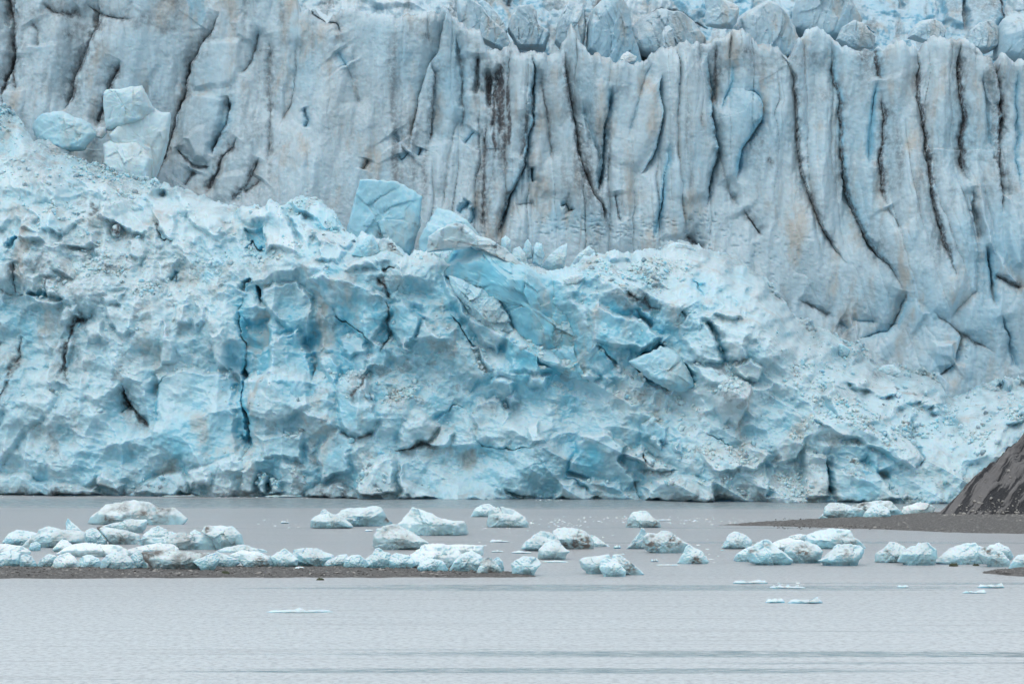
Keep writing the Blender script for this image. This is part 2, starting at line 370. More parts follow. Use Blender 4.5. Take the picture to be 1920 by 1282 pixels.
# ------------------------------------------------------------------ glacier
YFOOT = lambda u: CAMH * FPX / (925.0 + 17.0 * u / 1920.0 - HOR)
VFOOT = lambda u: 925.0 + 17.0 * u / 1920.0

def world_grid(U, V, Yb, D):
    X = (U - 960) * Yb / FPX; Z = CAMH + (HOR - V) * Yb / FPX
    return np.stack([X, Yb - D, Z], -1)

exec_order = []
def columns(n):
    return np.concatenate([np.linspace(-640, -44, 130), np.linspace(-40, 1960, n), np.linspace(1964, 2560, 130)])
# ---- ribbed cliff
TOP = [(-160, -70), (0, -60), (300, -60), (545, -40), (560, 20), (585, 14), (612, 34), (650, 10), (700, 22), (740, 32), (800, 26), (838, 15), (862, 46), (900, 58), (915, 96), (945, 92), (960, 82), (975, 98), (1000, 92), (1040, 96), (1056, 84), (1070, 46), (1082, 66), (1100, 95), (1128, 108), (1165, 118), (1200, 114), (1232, 92), (1262, 84), (1290, 78), (1340, 74), (1356, 66), (1372, 52), (1390, 56), (1416, 72), (1460, 82), (1478, 104), (1500, 64), (1535, 42), (1560, 56), (1572, 74), (1600, 84), (1640, 92), (1690, 78), (1724, 90), (1745, 68), (1770, 64), (1800, 74), (1812, 70), (1840, 88), (1868, 112), (1882, 92), (1900, 100), (1925, 108), (2080, 90)]
nc, nr = 1700, 900
u1 = columns(1440); s1 = np.linspace(0, 1, nr)
topv = np.interp(u1, *np.array(TOP, float).T)
topv = topv + 4.5 * fbm(u1 / 11, u1 * 0, 4, 5) + 5.0 * blocks(u1.astype(F32), u1.astype(F32) * 0 + 7, 26, 6, tilt=1.1)[0] + 3.0 * (blocks(u1.astype(F32), u1.astype(F32) * 0, 9, 3)[0])
botv = np.interp(u1, [-150, 0, 300, 500, 900, 1300, 1500, 1700, 2070], [330, 330, 440, 470, 560, 560, 680, 780, 800])
U = np.repeat(u1[None], nr, 0); V = topv[None] + s1[:, None] * (botv - topv)[None]
W = Surf(U, V, 2.2); U, V = W.U, W.V; W.cd = .5; W.gv = .15; W.cw = .8; W.ph = .6; W.bv = 2.0; W.st = 1.7; W.sh = 1.9; W.shw = .75
YW = 676 + 0.022 * np.maximum(0, 450 - V) - 0.012 * np.maximum(0, V - 450) * (U > 1300) - 18 * sstep(1500, 2000, U) * 0.6
fade = sstep(0, 60, U)
W.D += 3.6 * fbm(U / 200, V / 420, 1, 3) + 1.3 * fbm(U / 48 + V / 300, V / 240, 2, 3) + 0.30 * fbm(U / 16, V / 60, 6, 3) + 0.10 * fbm(U / 6, V / 7, 8, 2)
rgh = sstep(0.1, 0.6, fbm(U / 130, V / 130, 10, 3)); bk, _ = blocks(U, V, 34, 5, ay=1.7, tilt=0.5, slope=1.1); W.D += (0.15 + 0.75 * rgh) * bk
bk, _ = blocks(U, V, 90, 8, ay=2.6, tilt=0.55, slope=0.9); W.D += 1.9 * bk
curv = U - 0.00055 * np.maximum(0, V - 200) ** 2 * sstep(1300, 1600, U) + 14 * fbm(U / 120, V / 260, 7, 3) + 3 * fbm(U / 20, V / 40, 2, 2)
for (pp, am) in ((47, 2.4), (19.5, .45)):
    fr = np.abs(((curv / pp) % 1.0) * 2 - 1); pil = np.sqrt(np.clip(1 - fr ** 2.6, 0, 1)) + .30 * ((curv / pp) % 1.0)
    msk = (1 - .45 * sstep(1350, 1480, U)) * (0.25 + 0.75 * sstep(760, 860, U)) * np.clip(.6 + .9 * fbm(U / 60, V / 200, 9, 2), .05, 1.2) * (1 - .5 * sstep(380, 520, V))
    W.D += am * msk * pil; W.dirt = np.maximum(W.dirt, (.45 * msk * np.clip(fr - .86, 0, 1) * 7 * np.clip(fbm(U / 30, V / 120, 3, 2) + .1, 0, 1)).astype(F32))
CR = W.crack
K_ = dict
for pts, kw in [
    ([(14, -60), (17, 0), (24, 38), (28, 98), (20, 130), (8, 150), (3, 175), (12, 200)], K_(w=6, depth=5, dirt=1, dw=9, step=-1.5)),
    ([(28, 98), (24, 140), (30, 175)], K_(w=3, depth=2.5, dirt=.9, dw=5)),
    ([(186, 0), (184, 48), (165, 86), (142, 135), (131, 180), (120, 215)], K_(w=7, depth=2.2, dirt=.85, dw=11, step=-1.6)),
    ([(227, 116), (213, 146), (203, 165), (196, 185), (189, 215), (183, 245)], K_(w=4, depth=3.5, dirt=.9, dw=8, step=-1.2)),
    ([(410, 20), (395, 60), (378, 75), (352, 116), (343, 165), (330, 210), (318, 245), (307, 285), (297, 315), (290, 342)], K_(w=4, depth=4.5, dirt=.95, dw=6, step=-1.4)),
    ([(483, 49), (475, 85), (468, 109), (446, 139)], K_(w=3, depth=1.8, dirt=.6, dw=4, blue=.4)),
    ([(500, 60), (506, 90), (504, 130), (502, 176), (506, 225), (504, 285), (500, 320)], K_(w=5, depth=1.2, dirt=.6, dw=10)),
    ([(424, 176), (428, 205), (420, 235), (412, 250), (400, 275), (397, 290)], K_(w=7, depth=4.5, dirt=.75, dw=6, blue=.6, step=-1.2)),
    ([(446, 258), (430, 278), (416, 294), (404, 322), (392, 345), (385, 366)], K_(w=4, depth=3, dirt=.9, dw=6)),
    ([(361, 315), (352, 335), (341, 350)], K_(w=3, depth=2, dirt=.7, dw=4)),
    ([(325, 272), (345, 295), (362, 310), (395, 312)], K_(w=2.5, depth=1.5, dirt=.7, dw=4)),
    ([(483, 296), (470, 325), (461, 345), (447, 362), (432, 384)], K_(w=4, depth=3, dirt=.9, dw=6)),
    ([(490, 335), (478, 348), (455, 356)], K_(w=2.5, depth=1.5, dirt=.8, dw=4)),
    ([(160, 5), (185, 25), (220, 33), (258, 38)], K_(w=2.5, depth=1.5, dirt=.7, dw=5)),
    ([(80, 5), (100, 22), (135, 28), (150, 12)], K_(w=4, depth=1.5, dirt=.8, dw=8)),
    ([(60, 40), (70, 60), (73, 90)], K_(w=4, depth=1, dirt=.5, dw=6)),
    ([(580, 12), (588, 26), (608, 38), (630, 44), (640, 65)], K_(w=3, depth=2, dirt=.8, dw=4)),
    ([(807, 112), (813, 140), (812, 168), (808, 200), (808, 225), (805, 272)], K_(w=4, depth=1.6, dirt=.6, dw=6, step=1.2)),
    ([(838, 20), (829, 60), (822, 100), (806, 118), (790, 160), (780, 215), (768, 285)], K_(w=2, depth=1.6, dirt=.25, dw=3, step=-1.2, stw=22)),
    ([(855, 62), (862, 110), (866, 160), (866, 180), (869, 213), (865, 255)], K_(w=4, depth=2.2, dirt=.7, dw=5, blue=.3)),
    ([(768, 285), (752, 300), (748, 290)], K_(w=3, depth=2, dirt=.1, blue=.7)),
    ([(792, 275), (786, 292)], K_(w=4, depth=3, dirt=.4, blue=.8, shw=8)),
    ([(895, 100), (893, 140), (893, 182)], K_(w=5, depth=3.5, dirt=.9, dw=8)),
    ([(916, 130), (918, 165), (921, 205)], K_(w=8, depth=5, dirt=1, dw=10)),
    ([(934, 122), (930, 170), (928, 215), (920, 255)], K_(w=4, depth=2.5, dirt=.9, dw=9)),
    ([(915, 220), (908, 270), (907, 300), (908, 340), (906, 390), (906, 450)], K_(w=4, depth=1.4, dirt=.8, dw=9)),
    ([(996, 97), (1001, 130), (999, 195), (1001, 225), (990, 262), (983, 311), (970, 345), (956, 370), (942, 405), (934, 430), (930, 455)], K_(w=4, depth=5.5, dirt=.75, dw=6, blue=.8, step=1.4)),
    ([(991, 210), (984, 262), (975, 300)], K_(w=3, depth=2, dirt=.75, dw=6)),
    ([(1012, 130), (1014, 161), (1024, 200), (1028, 230), (1033, 270), (1040, 310)], K_(w=2.5, depth=1.6, dirt=.5, dw=4)),
    ([(1056, 86), (1058, 120), (1064, 160), (1072, 200), (1080, 240), (1084, 275), (1088, 305), (1100, 340), (1112, 365), (1124, 384), (1134, 415), (1146, 450)], K_(w=5, depth=3.2, dirt=.85, dw=8, step=1.6)),
    ([(1093, 187), (1098, 225), (1112, 262), (1122, 290), (1128, 318), (1124, 372)], K_(w=2.5, depth=2, dirt=.5, dw=4, blue=.4)),
    ([(1145, 165), (1143, 200), (1132, 240), (1130, 300), (1122, 370)], K_(w=4, depth=3.8, dirt=.2, dw=3, blue=.85, step=1.2)),
    ([(1239, 140), (1237, 180), (1242, 210), (1238, 255), (1222, 300), (1200, 330)], K_(w=2.5, depth=2.2, dirt=.15, dw=3, blue=.5, step=1.6)),
    ([(1220, 120), (1205, 160), (1185, 230), (1175, 265)], K_(w=2, depth=1.4, dirt=.3, dw=3, blue=.4)),
    ([(1256, 262), (1252, 300), (1244, 337), (1240, 380), (1234, 412), (1224, 455)], K_(w=4, depth=5, dirt=.25, dw=3, blue=.9)),
    ([(1152, 360), (1157, 395), (1166, 420)], K_(w=3, depth=2.5, dirt=.6, dw=4, blue=.3)),
    ([(998, 314), (996, 328), (998, 342)], K_(w=6, depth=5, dirt=.6, blue=.8, shw=6)),
    ([(1050, 385), (1062, 382), (1067, 395), (1078, 392)], K_(w=4, depth=4, dirt=.5, blue=.8, shw=6)),
    ([(860, 402), (870, 390), (880, 378)], K_(w=5, depth=4, dirt=.1, blue=.95, shw=6)),
    ([(885, 388), (886, 410), (880, 420)], K_(w=4, depth=3, dirt=.1, blue=.9, shw=6)),
    ([(689, 298), (684, 312), (682, 322)], K_(w=5, depth=2.6, dirt=.7, dw=6, shw=8)),
    ([(967, 385), (990, 380), (1003, 378)], K_(w=2, depth=1, dirt=.3)),
    ([(1325, 100), (1328, 130), (1334, 168), (1336, 225), (1347, 277), (1340, 310), (1330, 355), (1322, 395)], K_(w=4, depth=4.5, dirt=.75, dw=5, blue=.8, step=1.5)),
    ([(1338, 80), (1342, 130), (1340, 170), (1345, 205)], K_(w=3, depth=1.8, dirt=.75, dw=6)),
    ([(1347, 277), (1352, 305), (1362, 335), (1372, 365), (1385, 388)], K_(w=2, depth=1.6, dirt=.45, dw=4)),
    ([(1374, 112), (1372, 165), (1360, 185), (1351, 215)], K_(w=2.5, depth=2, dirt=.1, blue=.8)),
    ([(1392, 172), (1410, 174), (1423, 184), (1430, 200), (1428, 228), (1408, 255), (1389, 280), (1385, 310), (1380, 345)], K_(w=4, depth=4.5, dirt=.15, dw=3, blue=1, step=1.6)),
    ([(1465, 100), (1482, 120), (1490, 142), (1497, 187), (1497, 262), (1505, 315), (1516, 350), (1524, 372), (1533, 398), (1545, 430), (1570, 468), (1590, 495)], K_(w=3, depth=2.2, dirt=.75, dw=5, step=-1.3)),
    ([(1562, 55), (1567, 100), (1569, 140), (1578, 187), (1581, 262), (1583, 300), (1588, 345), (1598, 380), (1617, 423), (1632, 455), (1650, 480), (1668, 500), (1680, 520), (1693, 545)], K_(w=3.5, depth=4, dirt=.85, dw=5, blue=.6, step=-1.2)),
    ([(1642, 88), (1645, 120), (1651, 152)], K_(w=5, depth=4.5, dirt=1, dw=6, blue=.5)),
    ([(1648, 150), (1641, 190), (1636, 240), (1634, 280), (1630, 315)], K_(w=3, depth=3.4, dirt=.1, dw=2, blue=.95)),
    ([(1656, 170), (1661, 215), (1657, 262), (1652, 300), (1656, 345), (1662, 386)], K_(w=4.5, depth=3, dirt=.95, dw=7, step=-.8)),
    ([(1662, 386), (1675, 410), (1688, 430)], K_(w=2, depth=1, dirt=.5, dw=3)),
    ([(1722, 86), (1724, 130), (1723, 180), (1730, 220), (1736, 262), (1740, 310), (1745, 352), (1757, 410), (1768, 450), (1776, 475), (1792, 525)], K_(w=3.5, depth=4, dirt=.95, dw=6, step=-1)),
    ([(1800, 80), (1801, 130), (1803, 175), (1812, 225), (1804, 262), (1808, 310), (1815, 345)], K_(w=4.5, depth=4, dirt=.95, dw=8, step=-1)),
    ([(1820, 350), (1826, 390), (1835, 430), (1836, 455)], K_(w=4, depth=3, dirt=.6, dw=6)),
    ([(1866, 105), (1874, 140), (1880, 180), (1884, 215), (1877, 262), (1873, 310), (1882, 356), (1880, 400)], K_(w=6, depth=5, dirt=1, dw=9, step=1.2)),
    ([(1845, 130), (1850, 180), (1857, 240), (1866, 290)], K_(w=3, depth=2, dirt=.5, dw=8, blue=.4)),
    ([(1915, 120), (1912, 180), (1918, 250), (1908, 300), (1916, 360)], K_(w=3, depth=2.4, dirt=.2, blue=.8)),
    ([(1287, 438), (1303, 452), (1321, 466)], K_(w=3, depth=1.6, dirt=.8, dw=6)),
    ([(1392, 390), (1405, 410), (1418, 428), (1430, 442)], K_(w=3, depth=2, dirt=.85, dw=5)),
    ([(1850, 455), (1855, 490), (1861, 520), (1863, 550), (1867, 578)], K_(w=6, depth=5, dirt=.45, dw=4, blue=.9, shw=10)),
    ([(1867, 515), (1890, 528), (1920, 540)], K_(w=3, depth=2.5, dirt=.9, dw=5)),
    ([(1880, 590), (1895, 630), (1905, 670), (1912, 700)], K_(w=5, depth=3, dirt=.1, blue=.6)),
    ([(1799, 618), (1797, 645), (1792, 665), (1786, 682)], K_(w=7, depth=5, dirt=.15, dw=3, blue=.6, step=1.6)),
    ([(1786, 682), (1770, 698), (1760, 705)], K_(w=5, depth=4, dirt=.3, blue=.6)),
    ([(1745, 585), (1765, 600), (1790, 615), (1830, 640), (1870, 660)], K_(w=1.6, depth=1, dirt=.6, dw=3)),
    ([(1700, 545), (1692, 575), (1680, 605), (1665, 620), (1640, 628), (1610, 636)], K_(w=4, depth=2.4, dirt=.1, blue=.7, step=-1.5)),
    ([(1595, 598), (1625, 602), (1648, 606)], K_(w=3, depth=1.5, dirt=0, blue=.6)),
    ([(1500, 560), (1530, 575), (1562, 594)], K_(w=3, depth=1.6, dirt=.6, dw=5)),
    ([(1570, 606), (1585, 614), (1592, 620)], K_(w=3, depth=2, dirt=.4, blue=.6)),
    ([(1830, 470), (1832, 520), (1832, 545), (1800, 575), (1775, 605)], K_(w=1.6, depth=1.2, dirt=.2, blue=.5)),
    ([(870, 205), (850, 250), (838, 320), (830, 400)], K_(w=3, depth=.8, dirt=.3, dw=6)),
    ([(560, 70), (553, 110), (551, 150), (545, 190), (520, 240)], K_(w=3, depth=1, dirt=.35, dw=6)),
    ([(650, 120), (665, 160), (675, 200)], K_(w=2.5, depth=1, dirt=.3, dw=5)),
    ([(632, 98), (645, 115), (652, 125)], K_(w=5, depth=2, dirt=.1, blue=.7)),
    ([(735, 250), (748, 270)], K_(w=2.5, depth=1.4, dirt=.2, blue=.6)),
    ([(870, 270), (884, 255), (892, 245)], K_(w=4, depth=2, dirt=.3, blue=.6)),
    ([(570, 200), (577, 225), (570, 240)], K_(w=4, depth=1.6, dirt=.3, blue=.6, shw=6)),
]: CR(pts, **kw)
PL = W.plate
for pts, kw in [
    ([(350, 112), (392, 75), (452, 68), (448, 130), (432, 160), (356, 168)], K_(h=1.8, gx=.01)),
    ([(331, 250), (350, 168), (392, 172), (422, 182), (405, 250), (392, 300), (352, 295), (333, 272)], K_(h=2.6, rnd=1)),
    ([(342, 256), (368, 240), (386, 234), (396, 262), (388, 302), (362, 300)], K_(h=2.2, gy=.02)),
    ([(215, 40), (250, 12), (285, 30), (300, 120), (250, 200), (200, 210), (165, 190), (175, 80)], K_(h=1.2, rnd=1.2, flat=.3)),
    ([(345, -30), (382, -30), (384, 30), (375, 50), (352, 52)], K_(h=-1.8, blue=.5, flat=.5)),
    ([(430, 40), (452, 25), (478, 55), (476, 82), (440, 68)], K_(h=2)),
    ([(400, 330), (465, 318), (468, 345), (440, 382), (400, 372)], K_(h=1.6)),
    ([(838, 32), (858, 66), (868, 180), (864, 255), (812, 262), (814, 120), (822, 80)], K_(h=1.6, rnd=1.4, flat=.4, bevel=9)),
    ([(955, 112), (975, 98), (996, 108), (996, 190), (985, 240), (965, 225), (952, 180)], K_(h=2.4, rnd=1.4, bevel=8, flat=.5)),
    ([(1010, 125), (1026, 108), (1052, 92), (1062, 160), (1078, 250), (1066, 370), (1010, 372), (1000, 330), (1040, 290), (1014, 170)], K_(h=1.8, rnd=1.4, bevel=9, flat=.4)),
    ([(1270, 165), (1300, 120), (1324, 106), (1334, 225), (1346, 280), (1330, 370), (1290, 392), (1252, 372), (1250, 265)], K_(h=2.6, rnd=1.6, bevel=8, flat=.5)),
    ([(1350, 215), (1372, 168), (1404, 172), (1424, 190), (1422, 228), (1384, 285), (1380, 330), (1366, 352), (1346, 345)], K_(h=1.6, rnd=.8, bevel=8, flat=.4)),
    ([(1152, 190), (1165, 165), (1200, 170), (1238, 150), (1236, 250), (1200, 322), (1160, 318), (1132, 298)], K_(h=2.2, rnd=1.4, bevel=8, flat=.5)),
    ([(1096, 190), (1106, 156), (1140, 160), (1142, 200), (1130, 244), (1112, 280)], K_(h=2.2, rnd=1.2, bevel=7, flat=.5)),
    ([(1262, 268), (1280, 320), (1300, 400), (1280, 450), (1236, 450), (1244, 380)], K_(h=1.2, flat=.3)),
    ([(1832, 342), (1850, 380), (1858, 440), (1868, 480), (1848, 462), (1834, 420), (1826, 370)], K_(h=4, flat=.6, snow=.3)),
    ([(1882, 362), (1900, 366), (1914, 420), (1918, 500), (1898, 500), (1884, 450)], K_(h=3, flat=.5)),
    ([(1868, 470), (1890, 500), (1918, 540), (1900, 530), (1872, 520)], K_(h=3, snow=.4)),
    ([(1838, 110), (1850, 135), (1856, 240), (1850, 300), (1822, 300), (1820, 220), (1808, 180), (1804, 95)], K_(h=1.2, rnd=1, flat=.3)),
    ([(1850, 150), (1872, 150), (1876, 300), (1862, 300)], K_(h=-2.2, dirt=.45, flat=.5)),
    ([(1715, 560), (1740, 590), (1700, 640), (1660, 680), (1640, 660), (1690, 600)], K_(h=1.5, gy=-.02, blue=.3)),
    ([(1745, 640), (1790, 640), (1785, 690), (1740, 700)], K_(h=2.4, gy=-.03, blue=.2)),
]: PL(pts, **kw)
for a in [(938, 180, 7, 80, -2.2, 1.7), (952, 200, 5, 62, -.8, 1.5), (917, 165, 5, 50, -2.0, 1.7), (942, 265, 13, 70, -.6, .9), (928, 250, 4, 90, -.5, 1.2), (895, 145, 4, 40, -1, 1.1), (956, 245, 4, 50, 0, 1.1), (940, 200, 26, 90, 0, .45), (902, 300, 16, 140, 0, .6), (995, 90, 45, 16, -1.5, .85), (1040, 88, 30, 12, 0, .7), (1065, 150, 10, 70, 0, .6),
          (470, 240, 45, 90, 0, .30), (490, 110, 26, 60, 0, .40), (90, 150, 50, 60, 0, .25), (60, 30, 40, 30, 0, .35), (180, 20, 40, 20, 0, .5), (620, 25, 30, 22, 0, .5),
          (1480, 105, 28, 30, -1, .6), (1430, 130, 40, 20, 0, .35), (1620, 105, 20, 16, 0, .6), (1420, 270, 40, 40, 0, .35), (1440, 305, 20, 8, 0, .6), (1545, 175, 30, 14, 0, .4), (1868, 225, 14, 100, 0, .6),
          (760, 330, 60, 90, 0, .22), (830, 130, 26, 40, 0, .4), (1180, 112, 50, 10, 0, .5), (1290, 90, 40, 16, 0, .5), (1350, 120, 14, 50, 0, .45), (1660, 320, 12, 40, 0, .5), (1700, 620, 22, 50, 0, .22), (1600, 560, 70, 40, 0, .2), (1330, 520, 90, 40, 0, .16),
          (335, 350, 60, 30, 0, .3), (560, 400, 50, 40, 0, .2)]:
    W.blob(a[0], a[1], a[2], a[3], d=a[4], dirt=a[5])
for a in [(260, 120, 70, 90, .18), (370, 130, 60, 60, .2), (570, 90, 30, 80, .3), (720, 80, 60, 50, .2), (840, 180, 30, 120, .15), (1400, 240, 60, 90, .35), (1300, 300, 60, 90, .18), (1450, 60, 60, 40, .25), (1640, 560, 110, 50, .3), (1090, 420, 80, 26, .25), (1860, 480, 60, 120, .35), (1850, 620, 100, 60, .3)]:
    W.blob(a[0], a[1], a[2], a[3], blue=a[4])
cur = np.clip(fbm(U / 26, V / 190, 11, 4) - 0.15, 0, 1) * np.clip(0.6 + fbm(U / 120, V / 160, 4, 2), 0, 1)
W.dirt = np.maximum(W.dirt, 0.6 * cur)
W.dirt = np.maximum(W.dirt, .24 * np.clip(.3 + fbm(U / 110, V / 140, 3, 4), 0, 1) * sstep(900, 500, U))
sp_ = np.clip(fbm(U / 60, V / 45, 2, 4) - 0.45, 0, 1) * sstep(260, 60, V)
W.dirt = np.maximum(W.dirt, .8 * sp_)
# melt pits: small dark cups low on the cliff
pr = random.Random(4)
pm = [(1060, 420, 110, 26), (1180, 430, 90, 26), (1420, 470, 140, 55), (1330, 420, 70, 30)]
for i in range(330):
    c = pm[pr.choice([0, 0, 1, 1, 2, 3])]; x = c[0] + pr.gauss(0, .55) * c[2]; y = c[1] + pr.gauss(0, .55) * c[3]
    if y > 400 and abs(x - 960) > 40:
        W.blob(x, y, pr.uniform(1.6, 4.6), pr.uniform(1.4, 3.2), d=-pr.uniform(.1, .45), dirt=pr.uniform(.02, .2), blue=.25)
d0 = (V - topv[None]); W.D -= 3.0 * np.exp(-d0 / 7)
W.dirt = np.maximum(W.dirt, 0.5 * np.exp(-d0 / 5) * (fbm(U / 30, V / 30, 4, 2) > 0.0))
co = world_grid(U, V, YW, W.D * np.ones_like(U))
# the top folds back as a rough crest
cap = []
for k in range(1, 14):
    r = co[0].copy(); r[:, 1] += k * 2.0; r[:, 2] += -0.22 * k + 0.5 * fbm(r[:, 0] / 3, r[:, 1] / 3, 3, 3); cap.append(r)
co = np.concatenate([np.stack(cap[::-1]), co]); at_ = {k: np.concatenate([np.repeat(v[:1], 13, 0), v]) for k, v in W.attrs().items()}
WALLO = tag(mesh_from('glacier_cliff', co, grid_faces(co.shape[0], nc), M_WALL, at_), 'tall ribbed pale blue ice cliff with dark dirty crevices', kind='structure')
wall_co = co

# ---- icefall behind the cliff top
nc, nr = 1360, 330
u1 = columns(1100); U = np.repeat(u1[None], nr, 0); V = np.repeat(np.linspace(-190, 190, nr)[:, None], nc, 1)
G = Surf(U, V, 3); U, V = G.U, G.V
YU = 722 + 0.16 * np.maximum(0, 130 - V)
b, i1 = blocks(G.wu, G.wv, 66, 2, ay=2.2, tilt=.7, slope=1.4); G.D += 5.5 * b
b, i2 = blocks(G.wu, G.wv, 30, 6, ay=1.5, tilt=.6, slope=1.2); G.D += 2.0 * b; G.D += 1.0 * fbm(U / 25, V / 60, 4, 4)
b, i3 = blocks(U, V, 11, 9); G.D += 0.55 * b
G.D += 0.25 * fbm(U / 6, V / 8, 3, 3) + .5 * fbm(U / 12, V / 40, 7, 3)
G.ph = .4; G.bv = 2.0; G.gv = .3
G.blue = np.clip((i1 > .62) * .5 + (i2 > .8) * .2, 0, 1).astype(F32); G.dirt = (np.where(i2 < .18, .35, 0) + .55 * np.clip(fbm(U / 18, V / 50, 5, 4) - .2, 0, 1) + .5 * np.clip(ridged(G.wu / 34, G.wv / 40, 8, 2) - 1.0, 0, 1)).astype(F32)
for pts, kw in [
    ([(1360, 70), (1395, 28), (1438, 2), (1462, 12), (1484, 44), (1496, 90), (1440, 96)], K_(h=7, gx=-.02, gy=.03, flat=.85, rnd=1)),
    ([(860, 46), (856, -10), (876, -4), (900, 14), (945, 62), (960, 92), (905, 80)], K_(h=8, gy=.03, flat=.85)),
    ([(897, 4), (915, 6), (944, 40), (950, 60), (925, 40)], K_(h=4, flat=.8)),
    ([(955, 40), (972, 14), (998, 12), (1005, 40), (1030, 64), (1000, 74), (960, 56)], K_(h=4, flat=.6)),
    ([(1042, 70), (1050, 40), (1070, 4), (1090, 14), (1096, 60), (1085, 90), (1060, 92)], K_(h=6, flat=.8, rnd=1)),
    ([(1100, 84), (1104, 30), (1122, 4), (1160, -20), (1180, 20), (1176, 60), (1200, 118), (1140, 112)], K_(h=7, flat=.75, blue=.25, rnd=1)),
    ([(1178, 62), (1190, 32), (1240, 18), (1290, 34), (1320, 70), (1300, 100), (1240, 96), (1222, 80), (1196, 86)], K_(h=6, flat=.6, rnd=1, dirt=.25)),
    ([(1238, 52), (1250, 44), (1262, 66), (1266, 100), (1240, 96)], K_(h=5, flat=.8)),
    ([(1480, 44), (1500, -30), (1580, -30), (1590, 10), (1612, 40), (1560, 62), (1520, 56)], K_(h=3, gx=.02, flat=.85)),
    ([(1540, -30), (1610, -30), (1622, 36), (1602, 50), (1580, 20)], K_(h=4, flat=.8, dirt=.3)),
    ([(1610, -40), (1740, -40), (1756, 34), (1728, 44), (1690, 36), (1640, 26), (1612, 16)], K_(h=3, blue=.85, flat=.85)),
    ([(1752, -40), (1880, -40), (1884, 44), (1812, 62), (1768, 40)], K_(h=5, dirt=.35, flat=.8)),
    ([(1872, 64), (1880, 36), (1902, 26), (1990, 40), (2000, 110), (1872, 100)], K_(h=10, flat=.8, blue=.2, rnd=1)),
    ([(1705, 62), (1722, 44), (1748, 38), (1768, 48), (1775, 72), (1720, 76)], K_(h=11, gy=.05, flat=.7, snow=.7)),
    ([(1575, 62), (1600, 40), (1625, 50), (1640, 66)], K_(h=11, flat=.7)),
    ([(1815, 70), (1845, 42), (1870, 50), (1860, 74), (1830, 84)], K_(h=11, flat=.6, snow=.5)),
    ([(590, -30), (760, -30), (800, 20), (700, 14), (660, -2), (600, 10)], K_(h=4, gy=.05, snow=.4, flat=.5)),
    ([(1270, -30), (1320, -30), (1322, 30), (1290, 40), (1262, 10)], K_(h=4, flat=.6, blue=.2)),
]: G.plate(pts, **kw)
for pts, kw in [
    ([(1808, -40), (1806, 20), (1808, 66)], K_(w=3, depth=3, dirt=.6, dw=5)), ([(1868, -40), (1880, 40), (1884, 60)], K_(w=3, depth=3, dirt=.9, dw=5)),
    ([(1180, 70), (1200, 40), (1240, 20), (1280, 28), (1330, 60)], K_(w=3, depth=2, dirt=.8, dw=5)), ([(1678, -30), (1690, 20)], K_(w=4, depth=3, dirt=.5, blue=.5)),
    ([(1388, 0), (1384, 30), (1376, 56)], K_(w=6, depth=5, dirt=0, blue=1)), ([(950, 20), (960, -30)], K_(w=5, depth=3, dirt=.8, dw=9)), ([(1092, 20), (1098, 60)], K_(w=5, depth=3, dirt=.8, dw=8)),
]: G.crack(pts, **kw)
tag(mesh_from('upper_icefall', world_grid(U, V, YU, G.D), grid_faces(nr, nc), M_UP, G.attrs()), 'jumbled pale ice pinnacles above and behind the ribbed cliff', kind='structure')

# ---- broken lower face (terminus)
RID = [(-160, 150), (0, 196), (22, 205), (40, 228), (60, 262), (100, 284), (150, 298), (205, 318), (240, 330), (290, 344), (330, 352), (372, 366), (404, 380), (440, 384), (452, 388), (500, 388), (508, 376), (528, 388), (542, 380), (556, 370), (600, 376), (632, 404), (646, 432), (668, 448), (700, 446), (716, 452), (745, 462), (768, 478), (800, 474), (815, 440), (850, 424), (880, 440), (930, 484), (1000, 504), (1040, 508), (1070, 500), (1098, 482), (1140, 474), (1180, 478), (1204, 468), (1240, 470), (1252, 458), (1290, 460), (1320, 470), (1370, 482), (1396, 498), (1420, 515), (1448, 536), (1462, 562), (1480, 590), (1520, 606), (1556, 628), (1580, 640), (1614, 648), (1640, 680), (1684, 684), (1705, 696), (1726, 692), (1752, 702), (1768, 740), (1800, 742), (1832, 724), (1860, 712), (1920, 706), (2080, 690)]
nc, nr = 1900, 860
u1 = columns(1640); s1 = np.linspace(0, 1, nr)
topv = np.interp(u1, *np.array(RID, float).T) + 3.5 * fbm(u1 / 12, u1 * 0, 6, 4) - 4.0 * blocks(u1.astype(F32), u1.astype(F32) * 0, 16, 7)[0] - 3 * blocks(u1.astype(F32), u1.astype(F32) * 0 + 5, 7, 9)[0]
botv = VFOOT(u1) + 5
U = np.repeat(u1[None], nr, 0); V = topv[None] + s1[:, None] * (botv - topv)[None]
S = Surf(U, V, 4.5); U, V = S.U, S.V
h = botv[None] - V
hb = np.interp(U, [-150, 0, 500, 900, 1200, 1500, 1700, 2070], [500, 470, 440, 400, 380, 300, 190, 180])
YT = YFOOT(U) + 0.030 * h + 0.075 * np.maximum(0, h - hb)
flank = sstep(430, 330, V) * sstep(520, 380, U)     # bright rubble ramp, upper left
YT = YT - flank * 0
